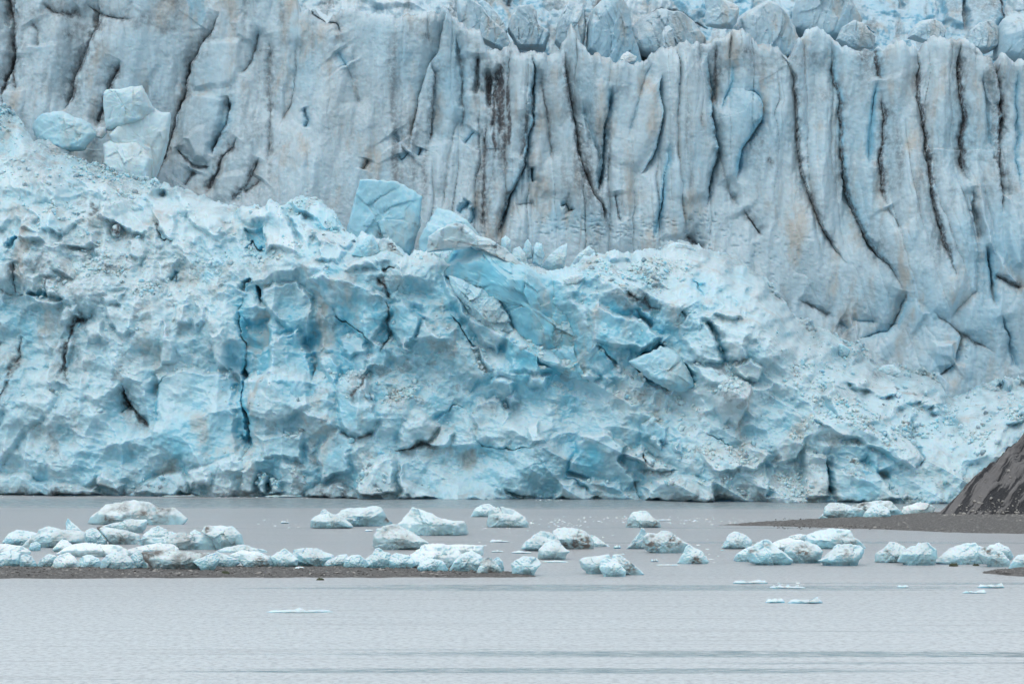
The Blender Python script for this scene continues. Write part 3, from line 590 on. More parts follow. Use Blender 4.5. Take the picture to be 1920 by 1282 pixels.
# roughness regions
rids = np.interp(u1, *np.array(RID, float).T); rids = np.convolve(np.pad(rids, 20, mode='edge'), np.ones(41) / 41, 'valid')
seam0 = 0
seam = np.maximum(sstep(1120, 1400, U), .8 * sstep(500, 380, U)) * np.exp(-np.maximum(0, V + 16 * fbm(U / 50, V / 50, 3, 3) - rids[None]) / np.where(U > 900, 42.0, 40.0))
YT = YT * (1 - seam) + (668.0 - 10 * sstep(1500, 2000, U)) * seam
rough = np.clip(0.6 + 0.55 * fbm(U / 150, V / 110, 5, 3), 0.12, 1.3)
def reg(cx, cy, rx, ry, val):
    global rough
    e = np.exp(-((U - cx) / rx) ** 2 - ((V - cy) / ry) ** 2); rough = rough * (1 - e) + val * e
for a in [(370, 780, 80, 90, .15), (200, 830, 110, 60, .25), (60, 830, 60, 80, .45), (870, 870, 90, 60, .25), (1000, 860, 90, 40, .4), (1150, 860, 110, 60, .4), (1750, 860, 130, 90, .3), (1300, 860, 90, 60, .8), (1300, 740, 160, 50, 1.25), (800, 720, 110, 60, 1.3), (1600, 620, 60, 60, 1.0), (250, 520, 150, 60, 1.3), (150, 330, 150, 50, 1.1), (1180, 520, 90, 40, 1.2), (620, 590, 60, 60, .5), (560, 800, 70, 60, .6)]: reg(*a)
bk, i0 = blocks(S.wu, S.wv, 140, 4, tilt=.8, slope=.75, ay=.9); S.D += 8.5 * blur(bk, 11)
bk, i1 = blocks(S.wu, S.wv, 64, 1, tilt=.7, slope=.85, rot=.5); S.D += (1.5 + 1.7 * rough) * (.3 * bk + .7 * blur(bk, 7))
bk, i2 = blocks(S.wu, S.wv, 28, 6, tilt=.7, slope=.85, rot=.2); S.D += (0.12 + .62 * rough) * (.4 * bk + .6 * blur(bk, 3))
bk, i3 = blocks(S.wu, S.wv, 12, 10, tilt=.6, slope=.9, rot=1.0); S.D += 0.36 * rough * bk
bk, i4 = blocks(U, V, 6.0, 3, tilt=.5, slope=1.0); S.D += 0.20 * rough * bk
S.D += 1.2 * ridged(S.wu / 70 + S.wv / 160, S.wv / 55 - S.wu / 150, 3, 3) + 1.6 * fbm(U / 90, V / 90, 3, 3) + 0.6 * fbm(S.wu / 26, S.wv / 26, 5, 3) + 0.28 * fbm(U / 9, V / 9, 8, 3)
S.D *= .66; S.D += 4.2 * fbm(S.wu / 190, S.wv / 120, 9, 2) + 2.2 * ridged(S.wu / 150 - S.wv / 200, S.wv / 110 + S.wu / 300, 4, 2); crumb = np.maximum(np.exp(-((U - 230) / 260) ** 2 - ((V - 500) / 110) ** 2), np.exp(-((U - 1330) / 190) ** 2 - ((V - 560) / 90) ** 2)); S.D += crumb * (1.3 * blocks(S.wu, S.wv, 20, 8, slope=1.1)[0] + .5 * blocks(U, V, 9, 11)[0]); S.blob(1270, 570, 190, 110, d=7.5); S.blob(1180, 640, 110, 50, d=-2.5); S.cd = .62; S.gv = .25; S.ph = .68; S.bv = 1.6
smooth_ = np.clip(1.1 - 1.4 * rough, 0, 1)
S.D += smooth_ * (0.13 * fbm(U / 60 + V / 90, V / 6.5 - U / 30, 9, 3) + 0.6 * fbm(U / 70 - V / 60, V / 26 + U / 60, 4, 3))      # foliation in clean faces
S.blue = (np.clip((i1 > .55) * .12 + (i2 > .7) * .10 + (i3 > .75) * .05 + .12 * (i0 > .5), 0, 1)).astype(F32)
S.snow = (np.clip((i2 < .3) * .18 + (i3 < .3) * .25, 0, 1) * np.clip(rough, 0, 1)).astype(F32)
S.dirt = (np.where(i3 < .06, .4, 0) * np.clip(rough, 0, 1)).astype(F32)
for pts, kw in [
    ([(0, 374), (28, 376), (58, 392), (50, 402), (32, 405), (0, 404)], K_(h=3, blue=.35, rnd=1)), ([(0, 405), (30, 405), (22, 430), (0, 442)], K_(h=3, blue=.3)),
    ([(56, 394), (95, 384), (165, 412), (125, 447), (90, 437), (78, 418)], K_(h=4, gy=.03, blue=.15)), ([(48, 418), (60, 400), (80, 416), (88, 440), (50, 440)], K_(h=4.5, gx=.04)),
    ([(50, 434), (72, 422), (92, 430), (98, 456), (65, 463), (48, 455)], K_(h=5.5, rnd=1.5)), ([(186, 398), (192, 378), (240, 378), (292, 432), (280, 448), (240, 432), (185, 412)], K_(h=5, gy=-.02, blue=.3)),
    ([(284, 392), (292, 375), (315, 372), (334, 385), (332, 440), (314, 456), (298, 430)], K_(h=4, rnd=1)), ([(120, 444), (150, 420), (190, 432), (190, 460), (165, 470), (110, 466)], K_(h=4, gy=.04)),
    ([(238, 446), (262, 446), (276, 472), (262, 494), (243, 480)], K_(h=4)), ([(105, 478), (120, 478), (150, 508), (145, 526), (108, 512)], K_(h=3.5, flat=.8)),
    ([(166, 470), (192, 470), (190, 498), (170, 492)], K_(h=-2, blue=.3)), ([(0, 498), (38, 495), (35, 535), (0, 532)], K_(h=4, flat=.8)),
    ([(352, 392), (445, 383), (456, 420), (432, 440), (412, 450), (350, 420)], K_(h=4, blue=.2, gy=.02)), ([(446, 390), (500, 388), (508, 412), (480, 426), (455, 420)], K_(h=4, snow=.5, gy=.04)),
    ([(50, 502), (85, 522), (82, 550), (62, 552)], K_(h=3)), ([(88, 526), (118, 528), (132, 562), (98, 558)], K_(h=3.5)), ([(74, 558), (130, 563), (120, 582), (95, 580), (78, 570)], K_(h=4, rnd=1)),
    ([(295, 490), (335, 482), (332, 510), (315, 530), (300, 520)], K_(h=2.5)), ([(205, 575), (225, 575), (262, 600), (265, 625), (245, 635), (218, 612)], K_(h=3.5, blue=.1)),
    ([(170, 610), (200, 604), (218, 640), (185, 646), (168, 632)], K_(h=3.5, gy=-.03, blue=.15)), ([(130, 580), (160, 572), (165, 592), (140, 610), (122, 606)], K_(h=4)),
    ([(310, 598), (320, 616), (340, 640), (342, 676), (308, 682)], K_(h=4, blue=.25)), ([(330, 577), (360, 570), (366, 612), (332, 618)], K_(h=3.5)), ([(369, 570), (390, 580), (393, 612), (370, 622)], K_(h=3.5)),
    ([(398, 628), (425, 614), (434, 640), (428, 700), (404, 680)], K_(h=4)), ([(200, 560), (240, 548), (240, 572), (205, 576)], K_(h=2.6)),
    ([(540, 382), (556, 371), (600, 376), (642, 410), (646, 435), (612, 438), (580, 405), (548, 396)], K_(h=4, blue=.75, flat=.8, gy=-.03)),
    ([(505, 378), (528, 388), (542, 402), (560, 440), (568, 476), (500, 470), (492, 430)], K_(h=5, blue=.2)), ([(458, 430), (500, 430), (500, 470), (460, 478)], K_(h=-3, blue=.8)),
    ([(542, 402), (575, 402), (600, 440), (585, 470), (560, 440)], K_(h=3, blue=.25)), ([(588, 432), (640, 440), (670, 452), (655, 470), (602, 468)], K_(h=5, dirt=.15)),
    ([(600, 472), (622, 456), (656, 470), (646, 502), (602, 492)], K_(h=4, blue=.35)), ([(658, 500), (700, 490), (712, 510), (650, 515)], K_(h=4, blue=.2)),
    ([(595, 522), (615, 518), (680, 530), (738, 562), (738, 592), (704, 648), (680, 640), (640, 600), (630, 575), (606, 558)], K_(h=5, gy=-.03, blue=.5, flat=.5)),
    ([(495, 546), (510, 535), (560, 530), (592, 560), (596, 592), (580, 640), (556, 640), (510, 592), (490, 562)], K_(h=5, flat=.35, dirt=.12)),
    ([(736, 576), (760, 565), (792, 600), (782, 640), (752, 648), (730, 620)], K_(h=3, flat=.7)), ([(794, 602), (840, 636), (820, 640), (780, 642)], K_(h=4, flat=.8, blue=.2)),
    ([(456, 594), (510, 596), (518, 650), (490, 668), (456, 656)], K_(h=-5, blue=1, flat=.8, bevel=8)), ([(640, 640), (672, 624), (686, 640), (692, 662), (660, 672), (640, 660)], K_(h=4)),
    ([(832, 520), (860, 545), (880, 570), (905, 558), (936, 600), (950, 620), (930, 662), (900, 640), (870, 602), (840, 560)], K_(h=4, flat=.4)),
    ([(850, 560), (862, 556), (880, 590), (876, 606)], K_(h=2.5)), ([(600, 668), (622, 664), (642, 680), (637, 730), (606, 700), (598, 684)], K_(h=4, blue=.15)),
    ([(640, 704), (664, 692), (692, 690), (700, 738), (712, 790), (684, 816), (648, 806), (634, 765)], K_(h=6, rnd=2, flat=.6, blue=.3)),
    ([(602, 832), (635, 802), (664, 818), (662, 880), (604, 900), (598, 860)], K_(h=4, blue=.25, flat=.7)), ([(748, 838), (758, 794), (798, 778), (832, 800), (800, 828), (762, 842)], K_(h=5, rnd=1)),
    ([(800, 828), (830, 796), (856, 814), (842, 840), (816, 838)], K_(h=5, rnd=1)), ([(672, 908), (700, 862), (740, 850), (747, 868), (748, 916), (690, 926)], K_(h=8, gx=-.03, flat=.8, blue=.2)),
    ([(750, 872), (758, 868), (762, 895), (808, 912), (824, 932), (752, 932)], K_(h=6, blue=.15)), ([(576, 932), (592, 910), (612, 906), (642, 903), (672, 918), (680, 934)], K_(h=7, dirt=.5, flat=.5, groove=2)),
    ([(486, 908), (498, 883), (512, 890), (506, 930), (490, 926)], K_(h=6, rnd=1.5)), ([(512, 892), (524, 898), (530, 922), (510, 930)], K_(h=6, rnd=1.5)), ([(455, 880), (480, 862), (490, 885), (484, 920), (458, 925)], K_(h=5, blue=.3, rnd=1)),
    ([(488, 812), (540, 806), (578, 812), (575, 862), (500, 852)], K_(h=4, blue=.15)), ([(880, 776), (900, 748), (930, 740), (960, 772), (940, 808), (896, 810)], K_(h=4, gy=-.04, flat=.6)),
    ([(1090, 812), (1130, 806), (1170, 832), (1160, 862), (1192, 902), (1170, 926), (1110, 906), (1062, 880)], K_(h=6, gy=-.06, flat=.6, blue=.15)),
    ([(1160, 848), (1200, 838), (1245, 868), (1268, 880), (1218, 884), (1190, 866)], K_(h=8, snow=.4, gy=.05)), ([(1200, 912), (1232, 900), (1280, 890), (1330, 898), (1338, 940), (1204, 940)], K_(h=8, rnd=1.5, flat=.5)),
    ([(1036, 940), (1046, 906), (1072, 898), (1120, 930), (1112, 942)], K_(h=5, gy=-.04, flat=.7)), ([(1122, 942), (1100, 920), (1062, 892), (1152, 902), (1190, 938)], K_(h=4, gy=-.08, flat=.7, blue=.2)),
    ([(1198, 794), (1222, 780), (1252, 800), (1246, 832), (1200, 826)], K_(h=4, blue=.35, gy=-.04)), ([(1211, 824), (1225, 818), (1243, 832), (1240, 846), (1215, 834)], K_(h=7, snow=.3)),
    ([(1258, 828), (1270, 826), (1274, 850), (1258, 842)], K_(h=6, blue=.3)), ([(1340, 722), (1370, 704), (1402, 720), (1396, 762), (1376, 802), (1350, 792), (1334, 760)], K_(h=6, rnd=2, dirt=.12)),
    ([(926, 708), (940, 705), (970, 720), (960, 736), (930, 722)], K_(h=4, rnd=1, blue=.25)), ([(945, 738), (970, 732), (978, 755), (955, 764)], K_(h=4, rnd=1, blue=.25)), ([(990, 704), (1012, 697), (1030, 706), (1022, 726), (994, 722)], K_(h=5, rnd=1)),
    ([(1086, 702), (1108, 692), (1126, 708), (1110, 716), (1090, 714)], K_(h=6, rnd=1)), ([(1128, 706), (1140, 702), (1150, 718), (1138, 722)], K_(h=5, rnd=1)),
    ([(1154, 512), (1186, 524), (1196, 534), (1160, 526)], K_(h=4, snow=.3)), ([(1204, 502), (1220, 504), (1250, 542), (1216, 546), (1208, 530)], K_(h=4)),
    ([(1248, 462), (1262, 456), (1290, 460), (1306, 470), (1302, 480), (1252, 478)], K_(h=5, rnd=1, snow=.3)), ([(1136, 476), (1160, 473), (1180, 480), (1178, 490), (1140, 494)], K_(h=4, rnd=1)),
    ([(1100, 582), (1120, 570), (1160, 590), (1204, 604), (1236, 634), (1200, 662), (1150, 656), (1108, 644)], K_(h=7, gy=-.04, flat=.7, blue=.55)), ([(1186, 578), (1214, 580), (1222, 602), (1204, 604)], K_(h=4)),
    ([(1322, 590), (1340, 565), (1376, 576), (1380, 600), (1346, 606)], K_(h=5)), ([(1326, 608), (1400, 622), (1386, 650), (1392, 670), (1356, 680), (1340, 640)], K_(h=4, gy=-.04, flat=.7, blue=.2)),
    ([(1288, 680), (1340, 690), (1372, 702), (1366, 722), (1310, 724), (1300, 700)], K_(h=4, gy=-.04, blue=.15)), ([(1364, 682), (1400, 670), (1422, 690), (1416, 716), (1386, 714)], K_(h=5)),
    ([(1270, 640), (1320, 610), (1350, 680), (1300, 680)], K_(h=3, gx=.03, blue=.3)), ([(1584, 716), (1614, 690), (1660, 700), (1684, 732), (1680, 746), (1640, 746), (1600, 732)], K_(h=6, flat=.6)),
    ([(1694, 722), (1720, 700), (1752, 710), (1766, 756), (1740, 766), (1700, 756)], K_(h=5, flat=.6)), ([(1640, 690), (1676, 683), (1690, 698), (1662, 706)], K_(h=4, blue=.2)),
    ([(1682, 736), (1700, 756), (1742, 768), (1720, 775), (1690, 756)], K_(h=-3, blue=.4)), ([(1536, 742), (1558, 718), (1602, 746), (1642, 790), (1600, 802), (1560, 782)], K_(h=5, gy=-.02, blue=.25, flat=.7)),
    ([(1508, 784), (1540, 770), (1620, 800), (1692, 852), (1712, 882), (1652, 852), (1560, 812)], K_(h=5, blue=.2, flat=.7)), ([(1506, 782), (1530, 790), (1545, 800), (1520, 796)], K_(h=-4, blue=1)),
    ([(1642, 802), (1700, 780), (1714, 800), (1710, 850), (1724, 862), (1700, 872), (1660, 842)], K_(h=4, flat=.6)), ([(1552, 932), (1548, 872), (1572, 880), (1640, 892), (1684, 936), (1562, 942)], K_(h=4, flat=.6)),
    ([(1500, 842), (1546, 850), (1548, 932), (1500, 932)], K_(h=6, flat=.3)), ([(1548, 852), (1562, 858), (1556, 930), (1550, 930)], K_(h=-3, blue=.3)),
    ([(1832, 740), (1838, 722), (1862, 711), (1990, 700), (2050, 700), (2050, 750), (1852, 756)], K_(h=5, blue=.15)), ([(1840, 800), (1872, 762), (1990, 748), (2050, 750), (2050, 790), (1882, 792)], K_(h=4)),
    ([(1550, 720), (1570, 716), (1610, 745), (1650, 780), (1640, 790), (1600, 750)], K_(h=4, dirt=.15)), ([(1305, 850), (1400, 830), (1440, 850), (1420, 880), (1320, 880)], K_(h=3, gy=.06, snow=.4)),
    ([(1440, 830), (1480, 800), (1500, 830), (1490, 860), (1450, 870)], K_(h=3.5)), ([(1430, 860), (1450, 870), (1448, 930), (1428, 930)], K_(h=-2.5, blue=.4)),
    ([(188, 908), (204, 878), (242, 906), (236, 922)], K_(h=5)), ([(-60, 880), (40, 885), (100, 900), (192, 912), (200, 928), (-60, 928)], K_(h=5, rnd=1, flat=.4)), ([(258, 918), (300, 890), (352, 880), (368, 900), (366, 926), (262, 926)], K_(h=4)),
    ([(360, 884), (380, 868), (400, 872), (404, 905), (366, 912)], K_(h=6, rnd=1)), ([(296, 762), (302, 702), (370, 690), (440, 702), (454, 852), (372, 872), (300, 832)], K_(h=3, flat=.6, blue=.35)),
    ([(0, 832), (60, 702), (112, 690), (120, 760), (60, 812), (8, 880)], K_(h=3, flat=.4)), ([(96, 690), (120, 640), (150, 640), (130, 700), (110, 720)], K_(h=3)),
    ([(950, 620), (1000, 600), (1040, 640), (1060, 690), (1000, 705), (960, 690), (940, 660)], K_(h=3, blue=.4, flat=.5)), ([(860, 640), (900, 645), (930, 690), (900, 720), (850, 700)], K_(h=2, blue=.3, flat=.6, gy=-.02)),
    ([(1000, 655), (1022, 680), (1050, 700), (1010, 690)], K_(h=-4, blue=1)), ([(470, 700), (520, 690), (580, 700), (590, 760), (520, 800), (472, 780)], K_(h=4, flat=.3)), ([(980, 800), (1010, 790), (1022, 830), (990, 835)], K_(h=5)),
    ([(510, 640), (560, 620), (586, 660), (594, 720), (560, 740), (510, 700)], K_(h=4, flat=.4, blue=.2)), ([(700, 640), (740, 650), (730, 690), (690, 690)], K_(h=3)), ([(755, 640), (765, 636), (775, 655), (758, 662)], K_(h=5, rnd=1)),
]: S.plate(pts, **kw)
for pts, kw in [
    ([(457, 552), (452, 600), (463, 650), (462, 690), (458, 735), (463, 780), (466, 820), (465, 866)], K_(w=5, depth=7, dirt=.1, dw=3, blue=1, step=1)),
    ([(165, 572), (162, 592), (145, 618), (130, 655), (128, 690), (145, 722)], K_(w=4, depth=3.5, dirt=.95, dw=8)), ([(150, 612), (165, 600), (190, 592)], K_(w=5, depth=4, dirt=.8, dw=5, blue=.3)),
    ([(235, 722), (240, 745), (252, 765), (272, 785), (290, 806)], K_(w=3.5, depth=4, dirt=.95, dw=6)), ([(252, 748), (232, 775)], K_(w=2, depth=2, dirt=.3)),
    ([(322, 700), (301, 720), (298, 760), (298, 802)], K_(w=1.8, depth=2, dirt=.1, blue=.8)), ([(45, 630), (32, 700), (16, 740), (0, 772)], K_(w=4, depth=3, dirt=.85, dw=6)), ([(36, 495), (38, 530), (36, 555)], K_(w=4, depth=3, dirt=.9, dw=5)),
    ([(60, 554), (85, 556), (135, 562)], K_(w=4, depth=4, dirt=.3, blue=.6)), ([(96, 520), (98, 560)], K_(w=4, depth=3, dirt=.8, dw=4)), ([(285, 405), (295, 435), (302, 448), (325, 450)], K_(w=5, depth=4, dirt=.6, dw=4, blue=.5)),
    ([(170, 375), (184, 395), (172, 412)], K_(w=4, depth=3, dirt=.8, dw=6)), ([(20, 465), (38, 455), (45, 448)], K_(w=6, depth=4, dirt=.2, blue=1)), ([(318, 528), (332, 508), (330, 535)], K_(w=4, depth=3, dirt=.4, blue=.5)),
    ([(240, 480), (220, 492), (205, 505)], K_(w=2, depth=1, dirt=.3)), ([(460, 470), (470, 455), (480, 465), (500, 470)], K_(w=6, depth=4, dirt=0, blue=1)), ([(486, 535), (492, 555), (490, 575)], K_(w=5, depth=6, dirt=.4, blue=.7)),
    ([(454, 545), (462, 530), (475, 520)], K_(w=5, depth=5, dirt=.3, blue=.6)), ([(733, 560), (730, 590), (736, 620), (726, 650), (715, 665)], K_(w=3.5, depth=3, dirt=.75, dw=6)),
    ([(712, 520), (722, 540), (735, 560), (742, 562)], K_(w=5, depth=2.5, dirt=.95, dw=9)), ([(718, 512), (735, 505), (745, 512)], K_(w=4, depth=3, dirt=.9, dw=6)), ([(634, 594), (660, 612), (685, 630), (705, 648)], K_(w=4, depth=5, dirt=.05, blue=1)),
    ([(835, 525), (850, 530), (880, 545), (905, 555)], K_(w=6, depth=4, dirt=0, blue=1)), ([(935, 568), (945, 590), (960, 605)], K_(w=6, depth=5, dirt=.3, blue=.9)), ([(930, 560), (945, 600), (980, 608), (1010, 600)], K_(w=8, depth=4, dirt=.35, blue=.7)),
    ([(845, 590), (870, 620), (900, 660), (905, 690), (930, 700)], K_(w=4, depth=3, dirt=.5, dw=7, blue=.3)), ([(785, 640), (790, 610), (800, 595)], K_(w=2.5, depth=2, dirt=.2, blue=.5)),
    ([(1190, 670), (1215, 662), (1242, 645)], K_(w=5, depth=6, dirt=0, blue=1)), ([(1185, 690), (1210, 712), (1238, 726), (1256, 734)], K_(w=8, depth=7, dirt=0, blue=1)), ([(1112, 652), (1135, 668), (1160, 690)], K_(w=5, depth=4, dirt=0, blue=.9)),
    ([(1165, 550), (1190, 565), (1212, 572), (1232, 590)], K_(w=4, depth=3, dirt=.85, dw=8)), ([(1182, 580), (1200, 600), (1222, 612)], K_(w=4, depth=4, dirt=.3, blue=.9)), ([(1322, 605), (1338, 640), (1350, 672)], K_(w=4, depth=3, dirt=.3, blue=.5)),
    ([(1290, 525), (1302, 540), (1312, 565)], K_(w=5, depth=4, dirt=.1, blue=.9)), ([(1390, 548), (1400, 555)], K_(w=8, depth=4, dirt=.1, blue=.9, shw=6)), ([(1270, 590), (1278, 600)], K_(w=5, depth=3, dirt=.4, blue=.5)),
    ([(1275, 680), (1290, 705), (1300, 722)], K_(w=4, depth=4, dirt=.2, blue=.7)), ([(1500, 640), (1510, 700)], K_(w=2, depth=1, dirt=.2)), ([(1610, 655), (1620, 650)], K_(w=6, depth=3, dirt=.8, dw=6)),
    ([(1710, 790), (1708, 830), (1722, 858), (1718, 875)], K_(w=4, depth=3.5, dirt=.4, dw=4, blue=.4)), ([(1545, 855), (1548, 890), (1552, 930)], K_(w=4, depth=4, dirt=.3, blue=.4)), ([(1600, 862), (1640, 885), (1660, 900)], K_(w=5, depth=4, dirt=.1, blue=.7)),
    ([(740, 842), (775, 840), (805, 830), (830, 840)], K_(w=2.5, depth=2, dirt=.85, dw=4)), ([(640, 805), (665, 820), (690, 815), (705, 800)], K_(w=2.5, depth=2, dirt=.5, dw=4)), ([(690, 690), (682, 720), (668, 740), (660, 755)], K_(w=4, depth=1.8, dirt=.9, dw=6)),
    ([(590, 660), (592, 690), (588, 720)], K_(w=6, depth=5, dirt=.1, blue=1)), ([(508, 908), (511, 925)], K_(w=3, depth=4, dirt=.5, blue=.6)), ([(955, 930), (1000, 935), (950, 918)], K_(w=5, depth=4, dirt=.5)), ([(875, 800), (900, 835), (950, 842), (1000, 838)], K_(w=3, depth=2.4, dirt=.2, blue=.5)),
    ([(700, 900), (760, 930)], K_(w=2, depth=1, dirt=.3)), ([(1320, 810), (1350, 830), (1400, 850)], K_(w=3, depth=3, dirt=.2, blue=.5)), ([(1190, 900), (1198, 940)], K_(w=5, depth=4, dirt=.4)), ([(1205, 850), (1210, 880), (1220, 885)], K_(w=3, depth=3, dirt=.5, dw=5)),
    ([(880, 740), (900, 720), (930, 700)], K_(w=4, depth=3, dirt=0, blue=.6)), ([(810, 790), (850, 760), (880, 770)], K_(w=3, depth=2.4, dirt=0, blue=.5)), ([(0, 540), (40, 556), (60, 552)], K_(w=4, depth=3, dirt=.5)), ([(5, 600), (0, 650)], K_(w=4, depth=3, dirt=.8)),
]: S.crack(pts, **kw)
for a in [(90, 505, 36, 24, .4), (60, 580, 60, 30, .25), (215, 505, 30, 26, .35), (190, 560, 40, 30, .3), (280, 530, 70, 40, .2), (120, 830, 22, 60, .4), (60, 850, 60, 40, .1), (170, 300, 110, 16, .35), (300, 350, 90, 14, .4), (420, 375, 40, 8, .35), (150, 650, 20, 60, .4),
          (740, 540, 40, 40, .3), (540, 580, 40, 60, .22), (870, 430, 40, 20, .2), (490, 520, 60, 26, .3), (1180, 560, 50, 20, .35), (1080, 560, 20, 30, .2), (1580, 620, 80, 50, .32), (1700, 660, 30, 50, .45), (1640, 700, 40, 16, .6), (1590, 735, 50, 20, .35), (1360, 740, 30, 40, .22),
          (620, 920, 60, 20, .9), (730, 925, 60, 12, .6), (960, 925, 40, 14, .5), (100, 918, 90, 12, .7), (330, 918, 70, 12, .7), (430, 922, 40, 10, .6), (1310, 930, 60, 14, .7), (1420, 930, 30, 18, .5), (250, 915, 30, 20, .6), (930, 760, 30, 20, .35), (830, 660, 60, 20, .3), (1240, 880, 40, 14, .4), (1500, 890, 26, 40, .25), (1130, 900, 60, 20, .2), (540, 760, 60, 30, .15), (1480, 600, 40, 40, .22), (1430, 520, 40, 50, .2)]:
    S.blob(a[0], a[1], a[2], a[3], dirt=a[4])
for a in [(480, 640, 50, 60, .8), (600, 470, 60, 40, .45), (660, 590, 70, 60, .4), (480, 450, 40, 30, .6), (760, 620, 60, 60, .3), (900, 540, 80, 40, .4), (1080, 640, 90, 50, .45), (1030, 700, 60, 20, .4), (400, 760, 90, 110, .25), (560, 850, 120, 60, .15), (860, 880, 90, 60, .25), (1000, 780, 90, 40, .15),
          (1280, 640, 110, 70, .3), (1600, 800, 110, 50, .2), (30, 400, 40, 30, .3), (640, 640, 50, 60, .35), (580, 690, 30, 50, .5), (420, 620, 60, 60, .25), (1350, 790, 40, 30, .3), (850, 600, 50, 40, .4), (350, 650, 60, 40, .2), (180, 820, 120, 80, .15)]:
    S.blob(a[0], a[1], a[2], a[3], blue=a[4])
zone = np.zeros_like(U)      # clean dense ice low in the middle, weathered silty ice high on the left
for (cx_, cy_, rx_, ry_, am_) in [(950, 640, 260, 150, .55), (520, 680, 200, 130, .30), (1150, 860, 330, 90, .28), (250, 830, 240, 90, .22), (700, 830, 240, 110, .18), (1560, 830, 260, 90, .14), (1000, 540, 150, 70, .4), (600, 560, 150, 70, .35)]:
    zone = np.maximum(zone, am_ * np.exp(-((U - cx_) / rx_) ** 2 - ((V - cy_) / ry_) ** 2))
S.blue = np.clip(S.blue + zone * (.75 + .5 * fbm(U / 45, V / 35, 5, 4)), 0, 1)
for (cx_, cy_, rx_, ry_, am_) in [(120, 520, 190, 110, .38), (120, 300, 220, 60, .32), (300, 600, 200, 80, .18), (820, 650, 90, 70, .16), (1500, 640, 150, 80, .22), (1250, 500, 150, 40, .14), (60, 740, 90, 120, .16)]:
    S.dirt = np.maximum(S.dirt, am_ * np.exp(-((U - cx_) / rx_) ** 2 - ((V - cy_) / ry_) ** 2) * np.clip(.7 + .8 * fbm(U / 24, V / 24, 8, 4), 0, 1.5))
for a in [(150, 340, 160, 40, .35), (330, 400, 90, 30, .3), (560, 460, 70, 30, .3), (800, 690, 70, 40, .35), (1300, 490, 130, 24, .4), (1400, 560, 60, 60, .25), (1330, 750, 160, 30, .4), (1150, 740, 90, 30, .3), (1750, 760, 100, 30, .3), (1350, 860, 80, 26, .3), (620, 560, 60, 30, .2), (1500, 640, 70, 50, .3), (430, 540, 60, 30, .2), (300, 570, 120, 40, .15), (1000, 800, 60, 30, .2)]:
    S.blob(a[0], a[1], a[2], a[3], snow=a[4])
dg = sstep(600, 900, U)
S.D += dg * 2.6 * ridged((-.5 * U + .86 * V) / 95, (.86 * U + .5 * V) / 340, 6, 2) + (1 - dg) * 1.8 * ridged(U / 85 + .1 * V / 85, V / 300, 2, 2)
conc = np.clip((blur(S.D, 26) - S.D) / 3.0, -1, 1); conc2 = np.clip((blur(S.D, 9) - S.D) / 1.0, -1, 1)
S.blue = np.clip(S.blue + 0.28 * np.maximum(conc, 0) + 0.08 * np.maximum(conc2, 0) - 0.10 * np.maximum(-conc, 0), 0, 1)   # cavity shade painted as blue in dense-ice hollows; proud edges lightened and weathered white
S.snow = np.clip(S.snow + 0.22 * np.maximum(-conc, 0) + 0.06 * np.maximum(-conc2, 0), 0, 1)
d0 = V - topv[None]; S.D = (S.D - 5.0 * np.exp(-d0 / 9)) * (1 - .55 * seam) + seam * (1.6 + 2.2 * blocks(S.wu, S.wv, 15, 2, slope=.9)[0] + .9 * blocks(U, V, 7, 5)[0] + 1.2 * fbm(U / 30, V / 20, 6, 3))
sd_ = np.clip(seam * 1.6, 0, 1) * np.clip(.5 + .9 * fbm(U / 24, V / 16, 4, 4), 0, 1); S.dirt = np.maximum(S.dirt, .42 * sd_); S.blue *= (1 - .3 * seam); S.snow *= (1 - .8 * seam)
S.wall_tint = seam
hh = botv[None] - V
S.D -= 1.2 * np.exp(-np.maximum(hh - 4, 0) / 4.0)                      # melt notch at the waterline
S.dirt = np.maximum(S.dirt, (0.45 * np.exp(-hh / 14) * (fbm(U / 60, V * 0, 7, 3) > -.1)).astype(F32))
co = world_grid(U, V, YT, S.D)
cap = []
for k in range(1, 26):
    r = co[0].copy(); r[:, 1] += k * 1.5; r[:, 2] += -0.5 * k + 0.9 * fbm(r[:, 0] / 3, r[:, 1] / 3, 5, 3); cap.append(r)
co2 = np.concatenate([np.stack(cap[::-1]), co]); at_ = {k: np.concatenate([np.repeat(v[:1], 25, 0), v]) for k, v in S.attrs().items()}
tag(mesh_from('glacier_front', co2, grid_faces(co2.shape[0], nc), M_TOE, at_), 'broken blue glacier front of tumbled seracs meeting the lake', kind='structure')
S_rough = rough; S_co = co; S_topv = topv; S_u = u1; S_nr = nr

